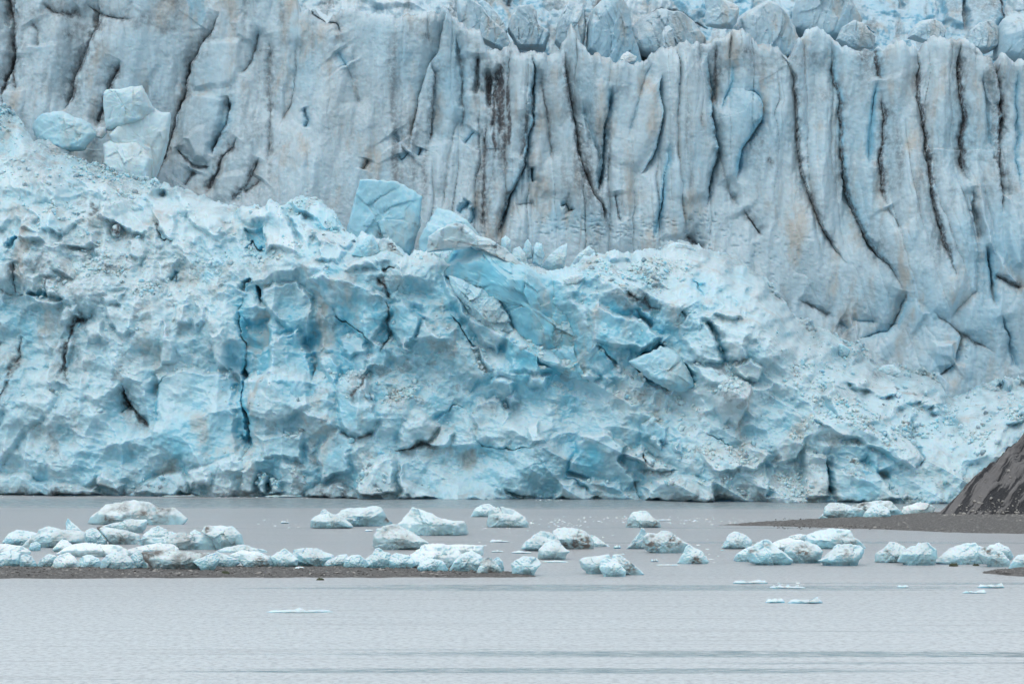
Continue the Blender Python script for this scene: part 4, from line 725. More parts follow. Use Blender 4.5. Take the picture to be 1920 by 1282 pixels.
# ------------------------------------------------------------------ loose ice rubble lying on the front (past counting)
def chunk_proto(seed, n=2):
    r = np.random.default_rng(seed); bm_v = []; 
    import bmesh
    bm = bmesh.new(); bmesh.ops.create_icosphere(bm, subdivisions=n, radius=1)
    v = np.array([p.co[:] for p in bm.verts], F32); f = np.array([[q.index for q in p.verts] for p in bm.faces], np.int32); bm.free()
    for k in range(8):
        nn = r.normal(size=3); nn /= np.linalg.norm(nn); d = v @ nn; lim = r.uniform(.3, .62)
        v = v - np.maximum(0, d - lim)[:, None] * nn[None]
    return v * r.uniform(.7, 1.2, 3).astype(F32), f
protos = [chunk_proto(k) for k in range(8)]
def rubble(name, label, pos, size, mat, seed, sq=1.0, attrs=None):
    r = np.random.default_rng(seed); vs_, fs_, off = [], [], 0; at_ = {k: [] for k in (attrs or {})}
    for i in range(len(pos)):
        v, f = protos[r.integers(8)]
        a, b, c = r.uniform(0, 6.28, 3); ca, sa, cb, sb = math.cos(a), math.sin(a), math.cos(b), math.sin(b)
        R = np.array([[ca, -sa, 0], [sa, ca, 0], [0, 0, 1]]) @ np.array([[1, 0, 0], [0, cb, -sb], [0, sb, cb]])
        v = (v @ R.T) * size[i] * np.array([1, 1, sq]); vs_.append(v + pos[i]); fs_.append(f + off); off += len(v)
        for k in at_: at_[k].append(np.full(len(v), attrs[k][i]))
    return tag(mesh_from(name, np.concatenate(vs_), np.concatenate(fs_), mat, {k: np.concatenate(v) for k, v in at_.items()}, smooth=False), label, kind='stuff')
rr = np.random.default_rng(5)
wall_co = None
slope_up = np.gradient(blur(S_co[..., 1], 5), axis=0) / np.minimum(np.gradient(blur(S_co[..., 2], 5), axis=0), -1e-3)
den = np.clip(S_rough - 0.3, 0, 1.2) * np.clip(-0.1 + slope_up, 0, 2.0) * (0.08 + 1.6 * np.clip(fbm(U / 55, V / 38, 6, 3) - .05, 0, 1)); den[:6] *= 3; den[-8:] = 0
cum = np.cumsum((den * (1 + 0 * U)).ravel()); cum /= cum[-1]
ids = np.searchsorted(cum, rr.random(9000)); pts = S_co.reshape(-1, 3)[ids]
# lie in the hollows and on ledges: keep those not proud of their surroundings
sz = 0.16 + 0.75 * rr.random(len(ids)) ** 6
pts = pts + np.stack([np.zeros(len(ids)), -0.15 * sz, 0.2 * sz], -1)
rubble('ice_rubble', 'loose snowy ice rubble covering ledges of the glacier front', pts, sz, M_TOE, 3,
       attrs={'dirt': np.where(rr.random(len(ids)) < .08, .6, S.dirt.ravel()[ids] * .6), 'blue': np.where(rr.random(len(ids)) < .3, .4, .05), 'snow': np.where(rr.random(len(ids)) < .5, .4, 0.)})

# ------------------------------------------------------------------ single ice bodies
def ice_body(name, label, cat, outline, Y, thick=None, p=2.6, mat=None, group=None, blue=.1, dirt=0.0, snow=0.0, spots=(), facets=9, rough_=1.0,
             gx=0., gy=0., n=110, m=20, seed=None, sink=0.0, nf=None, crag=0.0, shape=0.0, sm=1, vz=1.0, shx=0.0):
    seed = seed if seed is not None else (abs(hash(label)) if False else sum(ord(c) * (i + 3) for i, c in enumerate(label)) % 99991)
    r = random.Random(seed); P = np.array(outline, float)
    sc = Y / FPX; P = np.stack([(P[:, 0] - 960) * sc, CAMH + (HOR - P[:, 1]) * sc], -1)
    Q = np.vstack([P, P[:1]]); L = np.hypot(*(Q[1:] - Q[:-1]).T); acc = np.concatenate([[0], np.cumsum(L)])
    t = np.linspace(0, acc[-1], n, endpoint=False); ox = np.interp(t, acc, Q[:, 0]); oz = np.interp(t, acc, Q[:, 1])
    # light smoothing keeps corners readable
    for _ in range(sm): ox = .6 * ox + .2 * (np.roll(ox, 1) + np.roll(ox, -1)); oz = .6 * oz + .2 * (np.roll(oz, 1) + np.roll(oz, -1))
    cx, cz = ox.mean(), oz.mean(); W_, H_ = np.ptp(ox), np.ptp(oz); R = math.hypot(W_, H_) / 2
    T = thick if thick else 0.42 * min(W_, 1.8 * H_)
    rs = np.linspace(1, 0, m) ** 0.8
    rows = []
    for side in (-1, 1):
        for rad in (rs if side < 0 else rs[::-1][:-1]):
            prof = max(0.0, 1 - rad ** p) ** 0.5
            y = side * T * prof * (1 if side < 0 else 0.9)
            x = cx + (ox - cx) * rad; z = cz + (oz - cz) * rad
            rows.append(np.stack([x, np.full(n, y) - gx * (x - cx) * prof + gy * (z - cz) * prof, z], -1))
    # rows: front from rim to centre, then back from centre to rim
    front = np.stack(rows[:m]); back = np.stack(rows[m:])
    V3 = np.concatenate([front, back])                     # (2m-1, n, 3)
    v = V3.reshape(-1, 3) - np.array([cx, 0, cz])
    for k in range(facets):
        a = r.uniform(0, 6.283); el = r.uniform(-.25, .75); nrm = np.array([math.sin(a) * .5, -1 if k % 3 else 1, el]); nrm[1] *= r.uniform(.5, 1.0); nrm /= np.linalg.norm(nrm)
        d = v @ nrm; lim = d.max() * r.uniform(.66, .9)
        ex = np.maximum(0, d - lim); v = v - ex[:, None] * nrm * np.array([.55, 1, .55])
    if shape:      # broad sloping top, undercut at the waterline
        tlo = np.clip((-v[:, 2] / H_ - .02) / .42, 0, 1) * np.clip(-v[:, 1] / T, 0, 1); thi = np.clip((v[:, 2] / H_ - .08) / .42, 0, 1) * np.clip(-v[:, 1] / T, 0, 1)
        v[:, 1] += shape * T * (.42 * tlo ** 1.5 + .75 * thi)
    amp = rough_ * min(R, 6) ; res = np.empty_like(v)
    s0 = Vector((r.uniform(-50, 50), r.uniform(-50, 50), r.uniform(-50, 50)))
    f1, f2, f3 = 2.2 / R, 5.5 / R, 13 / R
    KK = np.zeros(len(v))
    if crag:           # chiselled fracture facets: every patch is a differently tilted plane
        rg = np.random.default_rng(seed)
        wx = v[:, 0] + .10 * R * np.sin(v[:, 2] * 3.1 / R + seed); wz = (v[:, 2] + .10 * R * np.sin(v[:, 0] * 3.7 / R + seed * 2)) * vz
        n0 = int(max(9, W_ * H_ / 28.0))
        for ncell, A_ in ((n0, .6), (n0 * 4, .42), (n0 * 14, .28)):
            sx = rg.uniform(-W_ / 2, W_ / 2, ncell); sz_ = rg.uniform(-H_ / 2, H_ / 2, ncell) * vz; hv = rg.uniform(-1, 1, (ncell, 3)); cell = (W_ * H_ * vz / ncell) ** .5
            dd = (wx[:, None] - sx) ** 2 + (wz[:, None] - sz_) ** 2; nn_ = dd.argmin(1)
            KK += A_ * ((wx - sx[nn_]) * hv[nn_, 0] + (wz - sz_[nn_]) * hv[nn_, 1] * .8) + A_ * .30 * cell * hv[nn_, 2]
        KK *= crag * np.clip(1.6 * (1 - (np.abs(v[:, 0]) / (W_ * .5 + .01)) ** 2), .15, 1)
    for i, q in enumerate(v):
        qv = Vector(q); dirv = qv.normalized() if qv.length > 1e-6 else Vector((0, 0, 1))
        k = 0.055 * mnoise.noise(qv * f1 + s0) + 0.035 * (1 - 2 * abs(mnoise.noise(qv * f2 + s0))) + 0.014 * (1 - 2 * abs(mnoise.noise(qv * f3 + s0)))
        kk = KK[i]
        res[i] = q + np.array(dirv) * (k * amp) + np.array([0, -kk, 0])
    v = res
    v[:, 1] -= shx * v[:, 0]
    w3 = v + np.array([cx, Y, cz])
    if sink: w3[:, 2] = np.where(v[:, 2] < -H_ * .38, w3[:, 2] - sink, w3[:, 2])
    # attributes: dirt in patches and at named spots
    D_ = np.zeros(len(v)); B_ = np.full(len(v), blue); S_ = np.full(len(v), snow)
    if dirt:
        for i, q in enumerate(v): D_[i] = dirt * min(1, max(0, .55 + 1.3 * mnoise.noise(Vector(q) * (1.6 / R) + s0)))
    pu = 960 + w3[:, 0] / sc; pv = HOR - (w3[:, 2] - CAMH) / sc
    for (su, sv, sr, sa) in spots:
        nzv = np.array([mnoise.fractal(Vector((q[0] * 5 / R, q[1] * 5 / R, q[2] * 9 / R)) + s0, 1.0, 2.0, 3) for q in v])
        e = 1.7 * sa * np.exp(-((pu - su) ** 2 + ((pv - sv) * 1.2) ** 2) / (1.25 * sr) ** 2) * (v[:, 1] < T * .5) * np.clip(.75 + 1.3 * nzv, 0, 1.5); D_ = np.maximum(D_, e)
    nr_ = 2 * m - 1; idx = np.arange(nr_ * n).reshape(nr_, n); nx_ = np.roll(idx, -1, 1)
    f = np.stack([idx[:-1], nx_[:-1], nx_[1:], idx[1:]], -1).reshape(-1, 4)
    # close back rim to front rim
    f2_ = np.stack([idx[-1], nx_[-1], nx_[0], idx[0]], -1)
    f = np.concatenate([f, f2_]); org = np.array([cx, Y, w3[:, 2].min()])
    o = mesh_from(name, w3 - org, f, mat or M_BERG, {'dirt': D_, 'blue': B_, 'snow': S_})
    o.location = org
    import bmesh
    bm = bmesh.new(); bm.from_mesh(o.data); bmesh.ops.recalc_face_normals(bm, faces=bm.faces); bm.to_mesh(o.data); bm.free()
    return tag(o, label, cat, group)

def surf_y(u, v, which='toe'):
    """front of the relief under a plan position (metres)"""
    if which == 'toe':
        c = int(np.clip(np.searchsorted(S_u, u), 0, len(S_u) - 1)); s = (v - S_topv[c]) / (VFOOT(u) + 5 - S_topv[c]); rI = int(np.clip(s * (S_nr - 1), 0, S_nr - 1))
        return float(S_co[rI, c, 1])
    return 670.0
def block(name, label, cat, outline, thick, out=1.5, group=None, Y=None, **kw):
    kw.setdefault('crag', .3)
    us = np.mean([q[0] for q in outline]); vs2 = np.mean([q[1] for q in outline])
    Yc = Y if Y else surf_y(us, vs2) - out
    return ice_body(name, label, cat, outline, Yc, thick=thick, group=group, mat=kw.pop('mat', M_TOE), **kw)

GB = 'large ice blocks standing on the glacier'
block('ice_block', 'rounded blue ice boulder at the upper left below the ribbed cliff', 'ice block', [(62, 238), (70, 222), (84, 214), (120, 211), (150, 224), (168, 232), (179, 252), (158, 282), (120, 284), (95, 278), (70, 262)], 5, Y=665, group=GB, blue=.3, mat=M_TOE, facets=8, rough_=1.2, crag=.35, p=3.5)
block('ice_block', 'low pale ice block leaning against the foot of the rounded blue boulder', 'ice block', [(62, 268), (75, 255), (95, 260), (130, 285), (120, 300), (85, 290)], 3, Y=663, group=GB, blue=.15, mat=M_WALL)
ib = bpy.data.objects.new('split_ice_tower', None); C.objects.link(ib); ib.location = at(250, 330, 668)
tag(ib, 'tall bright three-faced ice tower standing at the upper left', 'ice tower')
for nm, ol, th, yy, bl in [('ice_cap', [(195, 176), (201, 169), (230, 170), (265, 162), (276, 180), (290, 206), (270, 226), (236, 240), (200, 244), (196, 205)], 5, 668, .3),
                       ('ice_shaft', [(236, 226), (270, 194), (290, 205), (302, 212), (319, 212), (314, 260), (304, 300), (290, 338), (262, 330), (214, 270), (208, 256)], 4.5, 670, .12),
                       ('ice_foot', [(194, 272), (206, 264), (260, 270), (276, 284), (288, 300), (284, 342), (262, 344), (224, 332), (196, 310)], 5, 667, .1)]:
    q = ice_body(nm, nm, None, ol, yy, thick=th, mat=M_TOE, blue=bl * .6, p=12, facets=3, snow=.3, rough_=.7, sm=0, crag=.3, n=150, gx={'ice_cap': .35, 'ice_shaft': -.3, 'ice_foot': .1}[nm], gy={'ice_cap': -.15, 'ice_shaft': .1, 'ice_foot': .5}[nm])
    del q['label']; q.parent = ib; q.matrix_parent_inverse.identity(); q.location = q.location - ib.location
block('ice_block', 'small white ice lump left of the bright ice tower', 'ice block', [(178, 248), (186, 238), (198, 240), (200, 250), (190, 260), (180, 258)], 2, Y=667, group=GB, snow=.5, mat=M_WALL)
block('ice_slab', 'broad smooth sky-blue ice slab against the foot of the cliff', 'ice slab', [(650, 445), (662, 395), (676, 338), (700, 338), (745, 343), (772, 358), (790, 368), (786, 420), (768, 478), (700, 472), (650, 460)], 3.2, Y=650, p=7, blue=.42, mat=M_TOE, facets=5, rough_=1.5, gy=.12, gx=-.1, n=180, m=28, dirt=.12, crag=.25, spots=[(715, 440, 8, .4), (780, 420, 6, .5)])
block('ice_slab', 'wedge of pale blue ice rising just right of the broad blue slab', 'ice slab', [(784, 480), (792, 440), (818, 384), (830, 390), (846, 398), (872, 412), (905, 446), (900, 480), (850, 490)], 3, Y=646, p=4, blue=.35, mat=M_TOE, facets=8, rough_=1.4, gx=.2, crag=.25)
# the big leaning serac: body, with its overhanging brow as a part
sr_ = bpy.data.objects.new('leaning_serac', None); C.objects.link(sr_); sr_.location = at(960, 700, 606)
tag(sr_, 'huge leaning blue serac sloping down to the right across the centre', 'serac')
for nm, ol, th, yy, bl, kw in [
    ('serac_body', [(806, 500), (800, 476), (808, 452), (830, 436), (862, 432), (892, 446), (922, 462), (948, 474), (972, 492), (1000, 508), (1030, 522), (1056, 540), (1076, 562), (1092, 590), (1100, 618), (1106, 650), (1124, 678), (1160, 696), (1196, 712), (1130, 712), (1070, 704), (1030, 690), (1000, 662), (975, 640), (960, 612), (948, 585), (925, 562), (896, 552), (870, 534), (840, 520)], 7.5, 594.5, .72, K_(p=2.6, gy=-.20, facets=9, rough_=2.0, crag=.5, seed=41, shx=.11, spots=[(1000, 520, 14, .2)])),
    ('serac_brow', [(798, 474), (803, 450), (818, 434), (838, 422), (858, 419), (880, 428), (894, 446), (916, 450), (946, 466), (972, 492), (998, 508), (970, 500), (940, 482), (905, 468), (884, 462), (856, 452), (830, 452), (812, 470)], 3.6, 592, .1, K_(p=2.2, facets=10, rough_=1.6, crag=.4, snow=.15, spots=[(860, 424, 14, .35), (930, 462, 18, .35), (810, 460, 8, .3)])),
    ('serac_flank', [(975, 575), (1000, 556), (1040, 566), (1076, 600), (1090, 640), (1070, 668), (1030, 660), (1000, 630), (984, 604)], 5, 591.5, .6, K_(p=2.0, facets=8, rough_=2.0, crag=.5, seed=77)),
    ('serac_tail', [(1058, 640), (1084, 622), (1108, 650), (1130, 672), (1160, 690), (1206, 714), (1170, 722), (1120, 716), (1070, 708), (1040, 690), (1036, 660)], 4.5, 589.5, .55, K_(p=2.4, facets=8, rough_=2.0, crag=.8, seed=13)),
    ('serac_prow', [(842, 520), (870, 528), (900, 548), (930, 560), (950, 590), (962, 620), (940, 640), (905, 612), (880, 580), (856, 552)], 4.5, 591, .3, K_(p=2.2, facets=8, rough_=2.2, crag=.9, seed=29))]:
    q = ice_body(nm, nm, None, ol, yy, thick=th, mat=M_TOE, blue=bl, n=260, m=40, **kw)
    del q['label']; q.parent = sr_; q.location = q.location - sr_.location
block('ice_slab', 'big loose blue ice slab right of the leaning serac above a dark blue gap', 'ice slab', [(1180, 678), (1205, 668), (1238, 648), (1256, 656), (1276, 672), (1292, 700), (1302, 724), (1278, 734), (1252, 728), (1216, 706)], 4, out=3, p=3.5, blue=.42, facets=8, rough_=1.5, crag=.35)
block('ice_block', 'small bright blue ice cube alone on the tan rubble slope at right', 'ice block', [(1561, 660), (1568, 646), (1578, 644), (1594, 656), (1592, 668), (1578, 673), (1564, 668)], 2, out=1.5, group=GB, blue=.35)
GS = 'upright ice spikes on the skyline of the front'
for lab, ol, bl in [('leftmost ice spike of the row behind the leaning serac', [(941, 474), (940, 448), (948, 442), (957, 450), (958, 474), (952, 482)], .2),
                    ('rounded pale ice spike second in the row behind the serac', [(958, 486), (962, 468), (974, 462), (986, 476), (994, 500), (970, 500)], .1),
                    ('slim ice spike with rounded tip third in the row behind the serac', [(980, 476), (984, 456), (990, 449), (996, 458), (998, 484), (988, 486)], .25),
                    ('stout blue ice spike fourth in the row behind the serac', [(998, 494), (1000, 464), (1006, 455), (1016, 458), (1020, 480), (1014, 500)], .3),
                    ('sharp white ice fin pointing up to the right beside a black gap', [(1015, 500), (1024, 486), (1046, 466), (1065, 453), (1062, 480), (1056, 504), (1030, 506)], .08),
                    ('tilted greyish ice slab right of the black gap', [(1070, 498), (1082, 480), (1104, 462), (1114, 472), (1110, 488), (1098, 504), (1080, 502)], .05)]:
    block('ice_spike', lab, 'ice spike', ol, 2.2, Y=634 if 'fin' in lab or 'greyish' in lab else 630, group=GS, blue=bl, p=3.2, facets=6)
block('ice_block', 'bright turquoise ice tooth near the foot of the broad blue slab', 'ice block', [(660, 478), (672, 458), (688, 444), (697, 442), (706, 456), (714, 474), (712, 496), (690, 488)], 3, out=1.5, group=GB, blue=.5)
block('ice_block', 'tan stained ice wedge just right of the turquoise tooth', 'ice block', [(706, 460), (714, 448), (722, 447), (740, 460), (758, 482), (738, 486), (712, 476)], 3, out=1.5, group=GB, blue=0, dirt=.3, spots=[(738, 462, 9, .8)])
block('boulder', 'small black rock perched among ice blocks at the left', 'rock', [(208, 432), (212, 424), (222, 419), (226, 428), (224, 442), (216, 446), (210, 442)], 1.5, out=2.5, blue=0, dirt=1.6)
block('ice_block', 'tiny white ice cube resting on the cliff top below the upper icefall', 'ice block', [(1162, 112), (1167, 103), (1176, 97), (1194, 107), (1190, 115), (1176, 119)], 1.6, Y=684, group=GB, snow=.6, mat=M_UP)
block('ice_block', 'bright blue ice block at the top edge above the cliff', 'ice block', [(1323, 48), (1323, 0), (1335, -12), (1360, 2), (1386, 12), (1384, 32), (1372, 54), (1346, 52)], 5, Y=704, group=GB, blue=.35, snow=.2, mat=M_UP, p=4)
block('ice_block', 'low pale ice boulder on the rubble below the notch at right', 'ice block', [(1640, 698), (1656, 686), (1676, 683), (1690, 698), (1672, 706), (1650, 706)], 2.2, out=2, group=GB, blue=.15)
block('ice_block', 'ice boulder on the skyline of the rubble dome right of centre', 'ice block', [(1248, 470), (1254, 459), (1268, 455), (1290, 460), (1304, 468), (1300, 478), (1270, 480), (1252, 478)], 2.5, out=1, group=GB, blue=.12, snow=.3)
block('ice_slab', 'flat whitish ice plate lying on the dome beside the leaning serac', 'ice slab', [(1056, 526), (1066, 518), (1092, 515), (1096, 520), (1080, 532), (1062, 534)], 1.6, out=2, blue=.05, snow=.3)

GT = 'seracs standing behind the cliff top'
for lab, ol, Yt, th, bl, dt, gx_, gy_ in [
    ('big domed pale serac behind the cliff top right of centre', [(1352, 84), (1366, 60), (1382, 40), (1396, 26), (1420, 12), (1440, 2), (1458, 10), (1474, 30), (1490, 56), (1500, 96), (1470, 112), (1400, 100)], 703, 6, .1, .1, .15, .2),
    ('tall leaning blade-shaped serac behind the cliff top at centre', [(868, 60), (858, 30), (857, 4), (866, -8), (884, 2), (902, 12), (918, 34), (936, 52), (950, 64), (962, 92), (950, 104), (905, 80)], 700, 4, .15, .05, -.2, .1),
    ('thin ice blade right of the tall leaning blade', [(898, 6), (904, 1), (916, 8), (930, 26), (944, 44), (951, 60), (946, 74), (922, 50), (904, 24)], 704, 2.5, .2, 0, .1, .1),
    ('squat blocky serac right of the two ice blades', [(952, 56), (960, 30), (972, 14), (996, 12), (1006, 24), (1008, 50), (1030, 64), (1022, 96), (970, 92)], 706, 5, .1, .2, .2, .1),
    ('narrow pointed serac above the brown-streaked part of the cliff', [(1040, 80), (1046, 46), (1056, 22), (1068, 2), (1080, 6), (1094, 18), (1098, 60), (1090, 104), (1056, 96)], 702, 4, .1, .15, -.2, 0),
    ('tall broad serac with a bluish right flank behind the cliff top', [(1098, 104), (1102, 50), (1112, 20), (1128, 4), (1150, -8), (1166, 0), (1180, 22), (1184, 60), (1198, 96), (1206, 130), (1140, 130)], 705, 7, .3, .1, -.25, .1),
    ('low domed dirty-ribbed serac right of the broad bluish one', [(1176, 84), (1184, 50), (1200, 32), (1240, 18), (1276, 26), (1300, 42), (1322, 74), (1316, 110), (1240, 112), (1200, 104)], 707, 5, .15, .3, .1, .15),
    ('small ice tooth standing in front of the low domed serac', [(1238, 104), (1241, 66), (1246, 52), (1254, 48), (1262, 58), (1266, 104), (1250, 110)], 698, 2, .05, .1, 0, 0),
    ('steep pale serac face with a sharp crest at the top edge', [(1484, 60), (1488, 20), (1504, -20), (1560, -40), (1584, -20), (1594, 8), (1614, 44), (1590, 80), (1520, 84)], 712, 7, .12, .1, .2, .1),
    ('snowy tilted ice block lying on the cliff top right of centre', [(1702, 72), (1708, 58), (1724, 42), (1746, 37), (1764, 44), (1772, 60), (1766, 76), (1730, 80)], 692, 3, .1, 0, 0, .5),
    ('large rounded blue-grey serac at the right edge of the skyline', [(1866, 110), (1870, 64), (1880, 38), (1902, 26), (1950, 30), (1996, 50), (2010, 120), (1930, 124)], 694, 7, .2, .05, .15, .1),
    ('broken snowy ice lump beside the rounded serac at right', [(1808, 84), (1818, 60), (1836, 44), (1856, 40), (1872, 54), (1876, 84), (1850, 100), (1826, 96)], 695, 3.5, .15, .15, .1, .2),
    ('small pyramid-shaped ice block behind the cliff edge', [(1568, 76), (1580, 52), (1600, 40), (1618, 46), (1640, 70), (1636, 92), (1590, 92)], 696, 3, .1, .1, 0, .1),
    ('sharp little ice pinnacle left of the tall leaning blade', [(826, 44), (834, 22), (842, 10), (852, 24), (862, 52), (856, 70), (838, 66)], 690, 2.5, .1, .25, .2, 0)]:
    block('serac', lab, 'serac', ol, th * 1.35, Y=Yt + 10.5, group=GT, blue=bl, dirt=dt, gx=gx_, gy=gy_, mat=M_UP, p=9, facets=4, rough_=.7, crag=.8, vz=.4, sm=0, n=150, m=34)

# ------------------------------------------------------------------ icebergs
GF = 'icebergs floating on the lake'; GR = 'ice blocks stranded along the gravel bar'; GD = 'ice pieces drifting behind the stranded row'; GP = 'ice blocks stranded on the gravel spit'
def berg(label, ybase, outline, group=GF, **kw):
    kw.setdefault('sink', .25); kw['rough_'] = kw.get('rough_', 1.0) * 1.05; kw.setdefault('facets', 8); kw.setdefault('crag', .38); kw.setdefault('dirt', random.Random(label).choice([0, 0, .1, .18, .25])); kw.setdefault('n', 110); kw.setdefault('blue', random.Random(label + 'b').choice([.05, .15, .25, .4])); kw.setdefault('shape', 1.0); kw.setdefault('p', 2.6)
    name = kw.pop('name', 'iceberg')
    off = kw.pop('off', 0)
    Y = ydepth(ybase) + off
    us = [q[0] for q in outline]; vs_ = [q[1] for q in outline]; W_ = (max(us) - min(us)) * Y / FPX; H_ = (max(vs_) - min(vs_)) * Y / FPX
    T = kw.pop('thick', 0.4 * min(W_, 2.2 * H_))
    return ice_body(name, label, 'iceberg', outline, Y + T * .8, thick=T, group=group, m=kw.pop('m', 22), **kw)
# open water, far to near
berg('long low iceberg with snow cap and brown silt flank at far left', 984, [(158, 981), (175, 966), (194, 952), (198, 944), (222, 943), (250, 940), (282, 944), (298, 953), (325, 951), (340, 962), (351, 971), (342, 980), (335, 986), (240, 985), (200, 984)], spots=[(230, 965, 24, .5), (290, 962, 30, .45), (205, 970, 18, .4)], snow=.1, n=130)
berg('low lumpy iceberg left half of the pair left of centre', 989, [(583, 988), (584, 974), (592, 968), (600, 964), (622, 962), (642, 969), (656, 980), (662, 988), (620, 991)], off=-3, spots=[(594, 980, 6, .5)])
berg('small white hump behind the pair of lumpy icebergs left of centre', 978, [(598, 974), (602, 958), (608, 954), (618, 960), (626, 970), (620, 978)])
berg('smooth white iceberg right half of the pair left of centre', 987, [(628, 972), (634, 962), (650, 952), (680, 953), (698, 949), (714, 951), (720, 966), (734, 981), (724, 987), (700, 985), (672, 988), (650, 984)], spots=[(725, 975, 8, .5), (650, 970, 12, .3)])
berg('wedge-shaped white iceberg sloping down right, centre left', 1004, [(744, 988), (752, 980), (762, 966), (774, 952), (792, 958), (828, 973), (852, 977), (870, 976), (877, 1000), (870, 1005), (810, 1006), (760, 1000)], n=130, spots=[(774, 962, 7, .25)])
berg('big rounded grey iceberg in front of the white wedge', 1031, [(700, 1024), (700, 1006), (706, 992), (722, 986), (742, 985), (764, 994), (788, 1008), (806, 1018), (786, 1028), (750, 1031), (720, 1032)], blue=.0, dirt=.3, spots=[(740, 1000, 30, .25)])
berg('smaller left lobe iceberg of the rounded pair near the glacier', 969, [(883, 968), (890, 954), (904, 946), (918, 945), (932, 952), (934, 966), (910, 969)])
berg('larger right iceberg of the rounded pair near the glacier', 989, [(914, 987), (915, 970), (918, 954), (934, 950), (952, 953), (964, 956), (982, 968), (990, 980), (988, 989), (950, 989)], spots=[(930, 970, 9, .35)])
berg('small iceberg with sandy flanks alone near the glacier, right of centre', 989, [(1174, 988), (1178, 972), (1188, 960), (1200, 958), (1214, 960), (1224, 970), (1236, 977), (1238, 988), (1200, 991)], spots=[(1180, 982, 8, .4), (1228, 982, 9, .5)])
berg('left blue hump of the three-part iceberg cluster at centre', 1033, [(978, 1028), (986, 1014), (1000, 1004), (1014, 996), (1028, 996), (1044, 1004), (1052, 1020), (1046, 1034), (1016, 1036), (990, 1030)], blue=.25)
berg('domed dirty-bellied iceberg in the middle of the centre cluster', 1030, [(1034, 1008), (1040, 994), (1056, 988), (1074, 990), (1094, 994), (1106, 1004), (1114, 1018), (1112, 1031), (1070, 1032), (1044, 1028)], spots=[(1090, 1020, 20, .75), (1062, 1020, 10, .4)], off=1)
berg('pale ramp iceberg tailing off right of the centre cluster', 1027, [(1100, 1010), (1106, 1002), (1118, 1006), (1134, 1018), (1149, 1027), (1130, 1029), (1104, 1029)], off=3)
berg('smooth olive-grey iceberg in front of the centre cluster', 1049, [(1008, 1046), (1010, 1030), (1022, 1018), (1034, 1014), (1050, 1018), (1060, 1028), (1069, 1033), (1062, 1040), (1060, 1049), (1030, 1050)], blue=.1, dirt=.28, rough_=.4, facets=3)
berg('thin pointed ice spire left of the dirty grey iceberg', 1029, [(1174, 1028), (1186, 1014), (1198, 1000), (1204, 987), (1209, 988), (1212, 1002), (1216, 1028), (1196, 1030)], spots=[(1190, 1022, 14, .3)], p=2)
berg('dirty grey iceberg with a notched top right of centre', 1037, [(1204, 1022), (1208, 1006), (1216, 999), (1232, 1000), (1244, 996), (1258, 998), (1276, 1012), (1292, 1020), (1284, 1036), (1230, 1037), (1212, 1032)], spots=[(1220, 1018, 14, .6), (1262, 1012, 14, .5)], n=120)
berg('small pyramid iceberg with a brown flank in front of the dirty grey one', 1057, [(1271, 1055), (1278, 1040), (1286, 1026), (1293, 1021), (1302, 1028), (1318, 1036), (1328, 1052), (1322, 1058), (1290, 1058)], spots=[(1304, 1048, 8, .7)], p=2.2)
berg('smooth grey tilted iceberg, back left of the streaked trio', 1076, [(1086, 1050), (1092, 1045), (1120, 1042), (1142, 1038), (1148, 1052), (1138, 1076), (1104, 1076), (1090, 1064)], blue=.05, dirt=.2, rough_=.4, facets=4)
berg('bright blue-white iceberg in front of the streaked trio', 1079, [(1124, 1066), (1126, 1050), (1134, 1044), (1150, 1050), (1164, 1058), (1174, 1070), (1172, 1080), (1134, 1080)], off=-2)
berg('grey iceberg with dark diagonal streaks, right of the trio', 1078, [(1146, 1050), (1150, 1038), (1166, 1042), (1182, 1054), (1198, 1066), (1208, 1076), (1190, 1080), (1164, 1076)], spots=[(1182, 1062, 12, .7), (1170, 1046, 10, .4)])
berg('round blue iceberg alone off the tip of the gravel bar', 1080, [(960, 1076), (959, 1060), (966, 1050), (982, 1043), (996, 1043), (1008, 1048), (1014, 1056), (1006, 1068), (1000, 1080), (972, 1081)], blue=.25, facets=6)
berg('small crumbly white iceberg left of the right-hand group', 1029, [(1353, 1026), (1360, 1014), (1366, 1002), (1380, 996), (1396, 1002), (1410, 1014), (1406, 1026), (1380, 1030)], spots=[(1378, 1014, 8, .25)])
berg('low white iceberg at the far left of the right-hand group', 1053, [(1375, 1050), (1382, 1038), (1396, 1030), (1414, 1022), (1424, 1034), (1420, 1052), (1390, 1055)])
berg('pyramid iceberg with diagonal grooves in the right-hand group', 1057, [(1402, 1046), (1406, 1030), (1418, 1018), (1436, 1011), (1448, 1018), (1464, 1032), (1486, 1050), (1480, 1057), (1420, 1057), (1408, 1054)], spots=[(1410, 1034, 8, .5), (1438, 1020, 6, .3)], off=-3)
berg('white snow-topped iceberg behind the grooved pyramid', 1034, [(1440, 1026), (1452, 1016), (1478, 1009), (1500, 1012), (1520, 1020), (1512, 1036), (1470, 1036)], snow=.3)
berg('rounded iceberg with a grey-brown face in the right-hand group', 1055, [(1470, 1044), (1472, 1028), (1486, 1018), (1512, 1016), (1532, 1022), (1542, 1034), (1538, 1052), (1510, 1055), (1484, 1052)], spots=[(1504, 1032, 15, .5)], off=-1)
berg('flat-topped long iceberg with blue underside behind the right-hand group', 1031, [(1508, 1020), (1512, 1004), (1530, 996), (1556, 992), (1592, 994), (1600, 1006), (1616, 1018), (1623, 1028), (1600, 1032), (1548, 1032), (1522, 1026)], blue=.35, spots=[(1590, 1018, 18, .5)], n=130, off=3)
berg('small low white iceberg joined left of the flat-topped one', 1018, [(1472, 1014), (1480, 1005), (1500, 1001), (1512, 1003), (1516, 1014), (1496, 1018)], snow=.3, off=4)
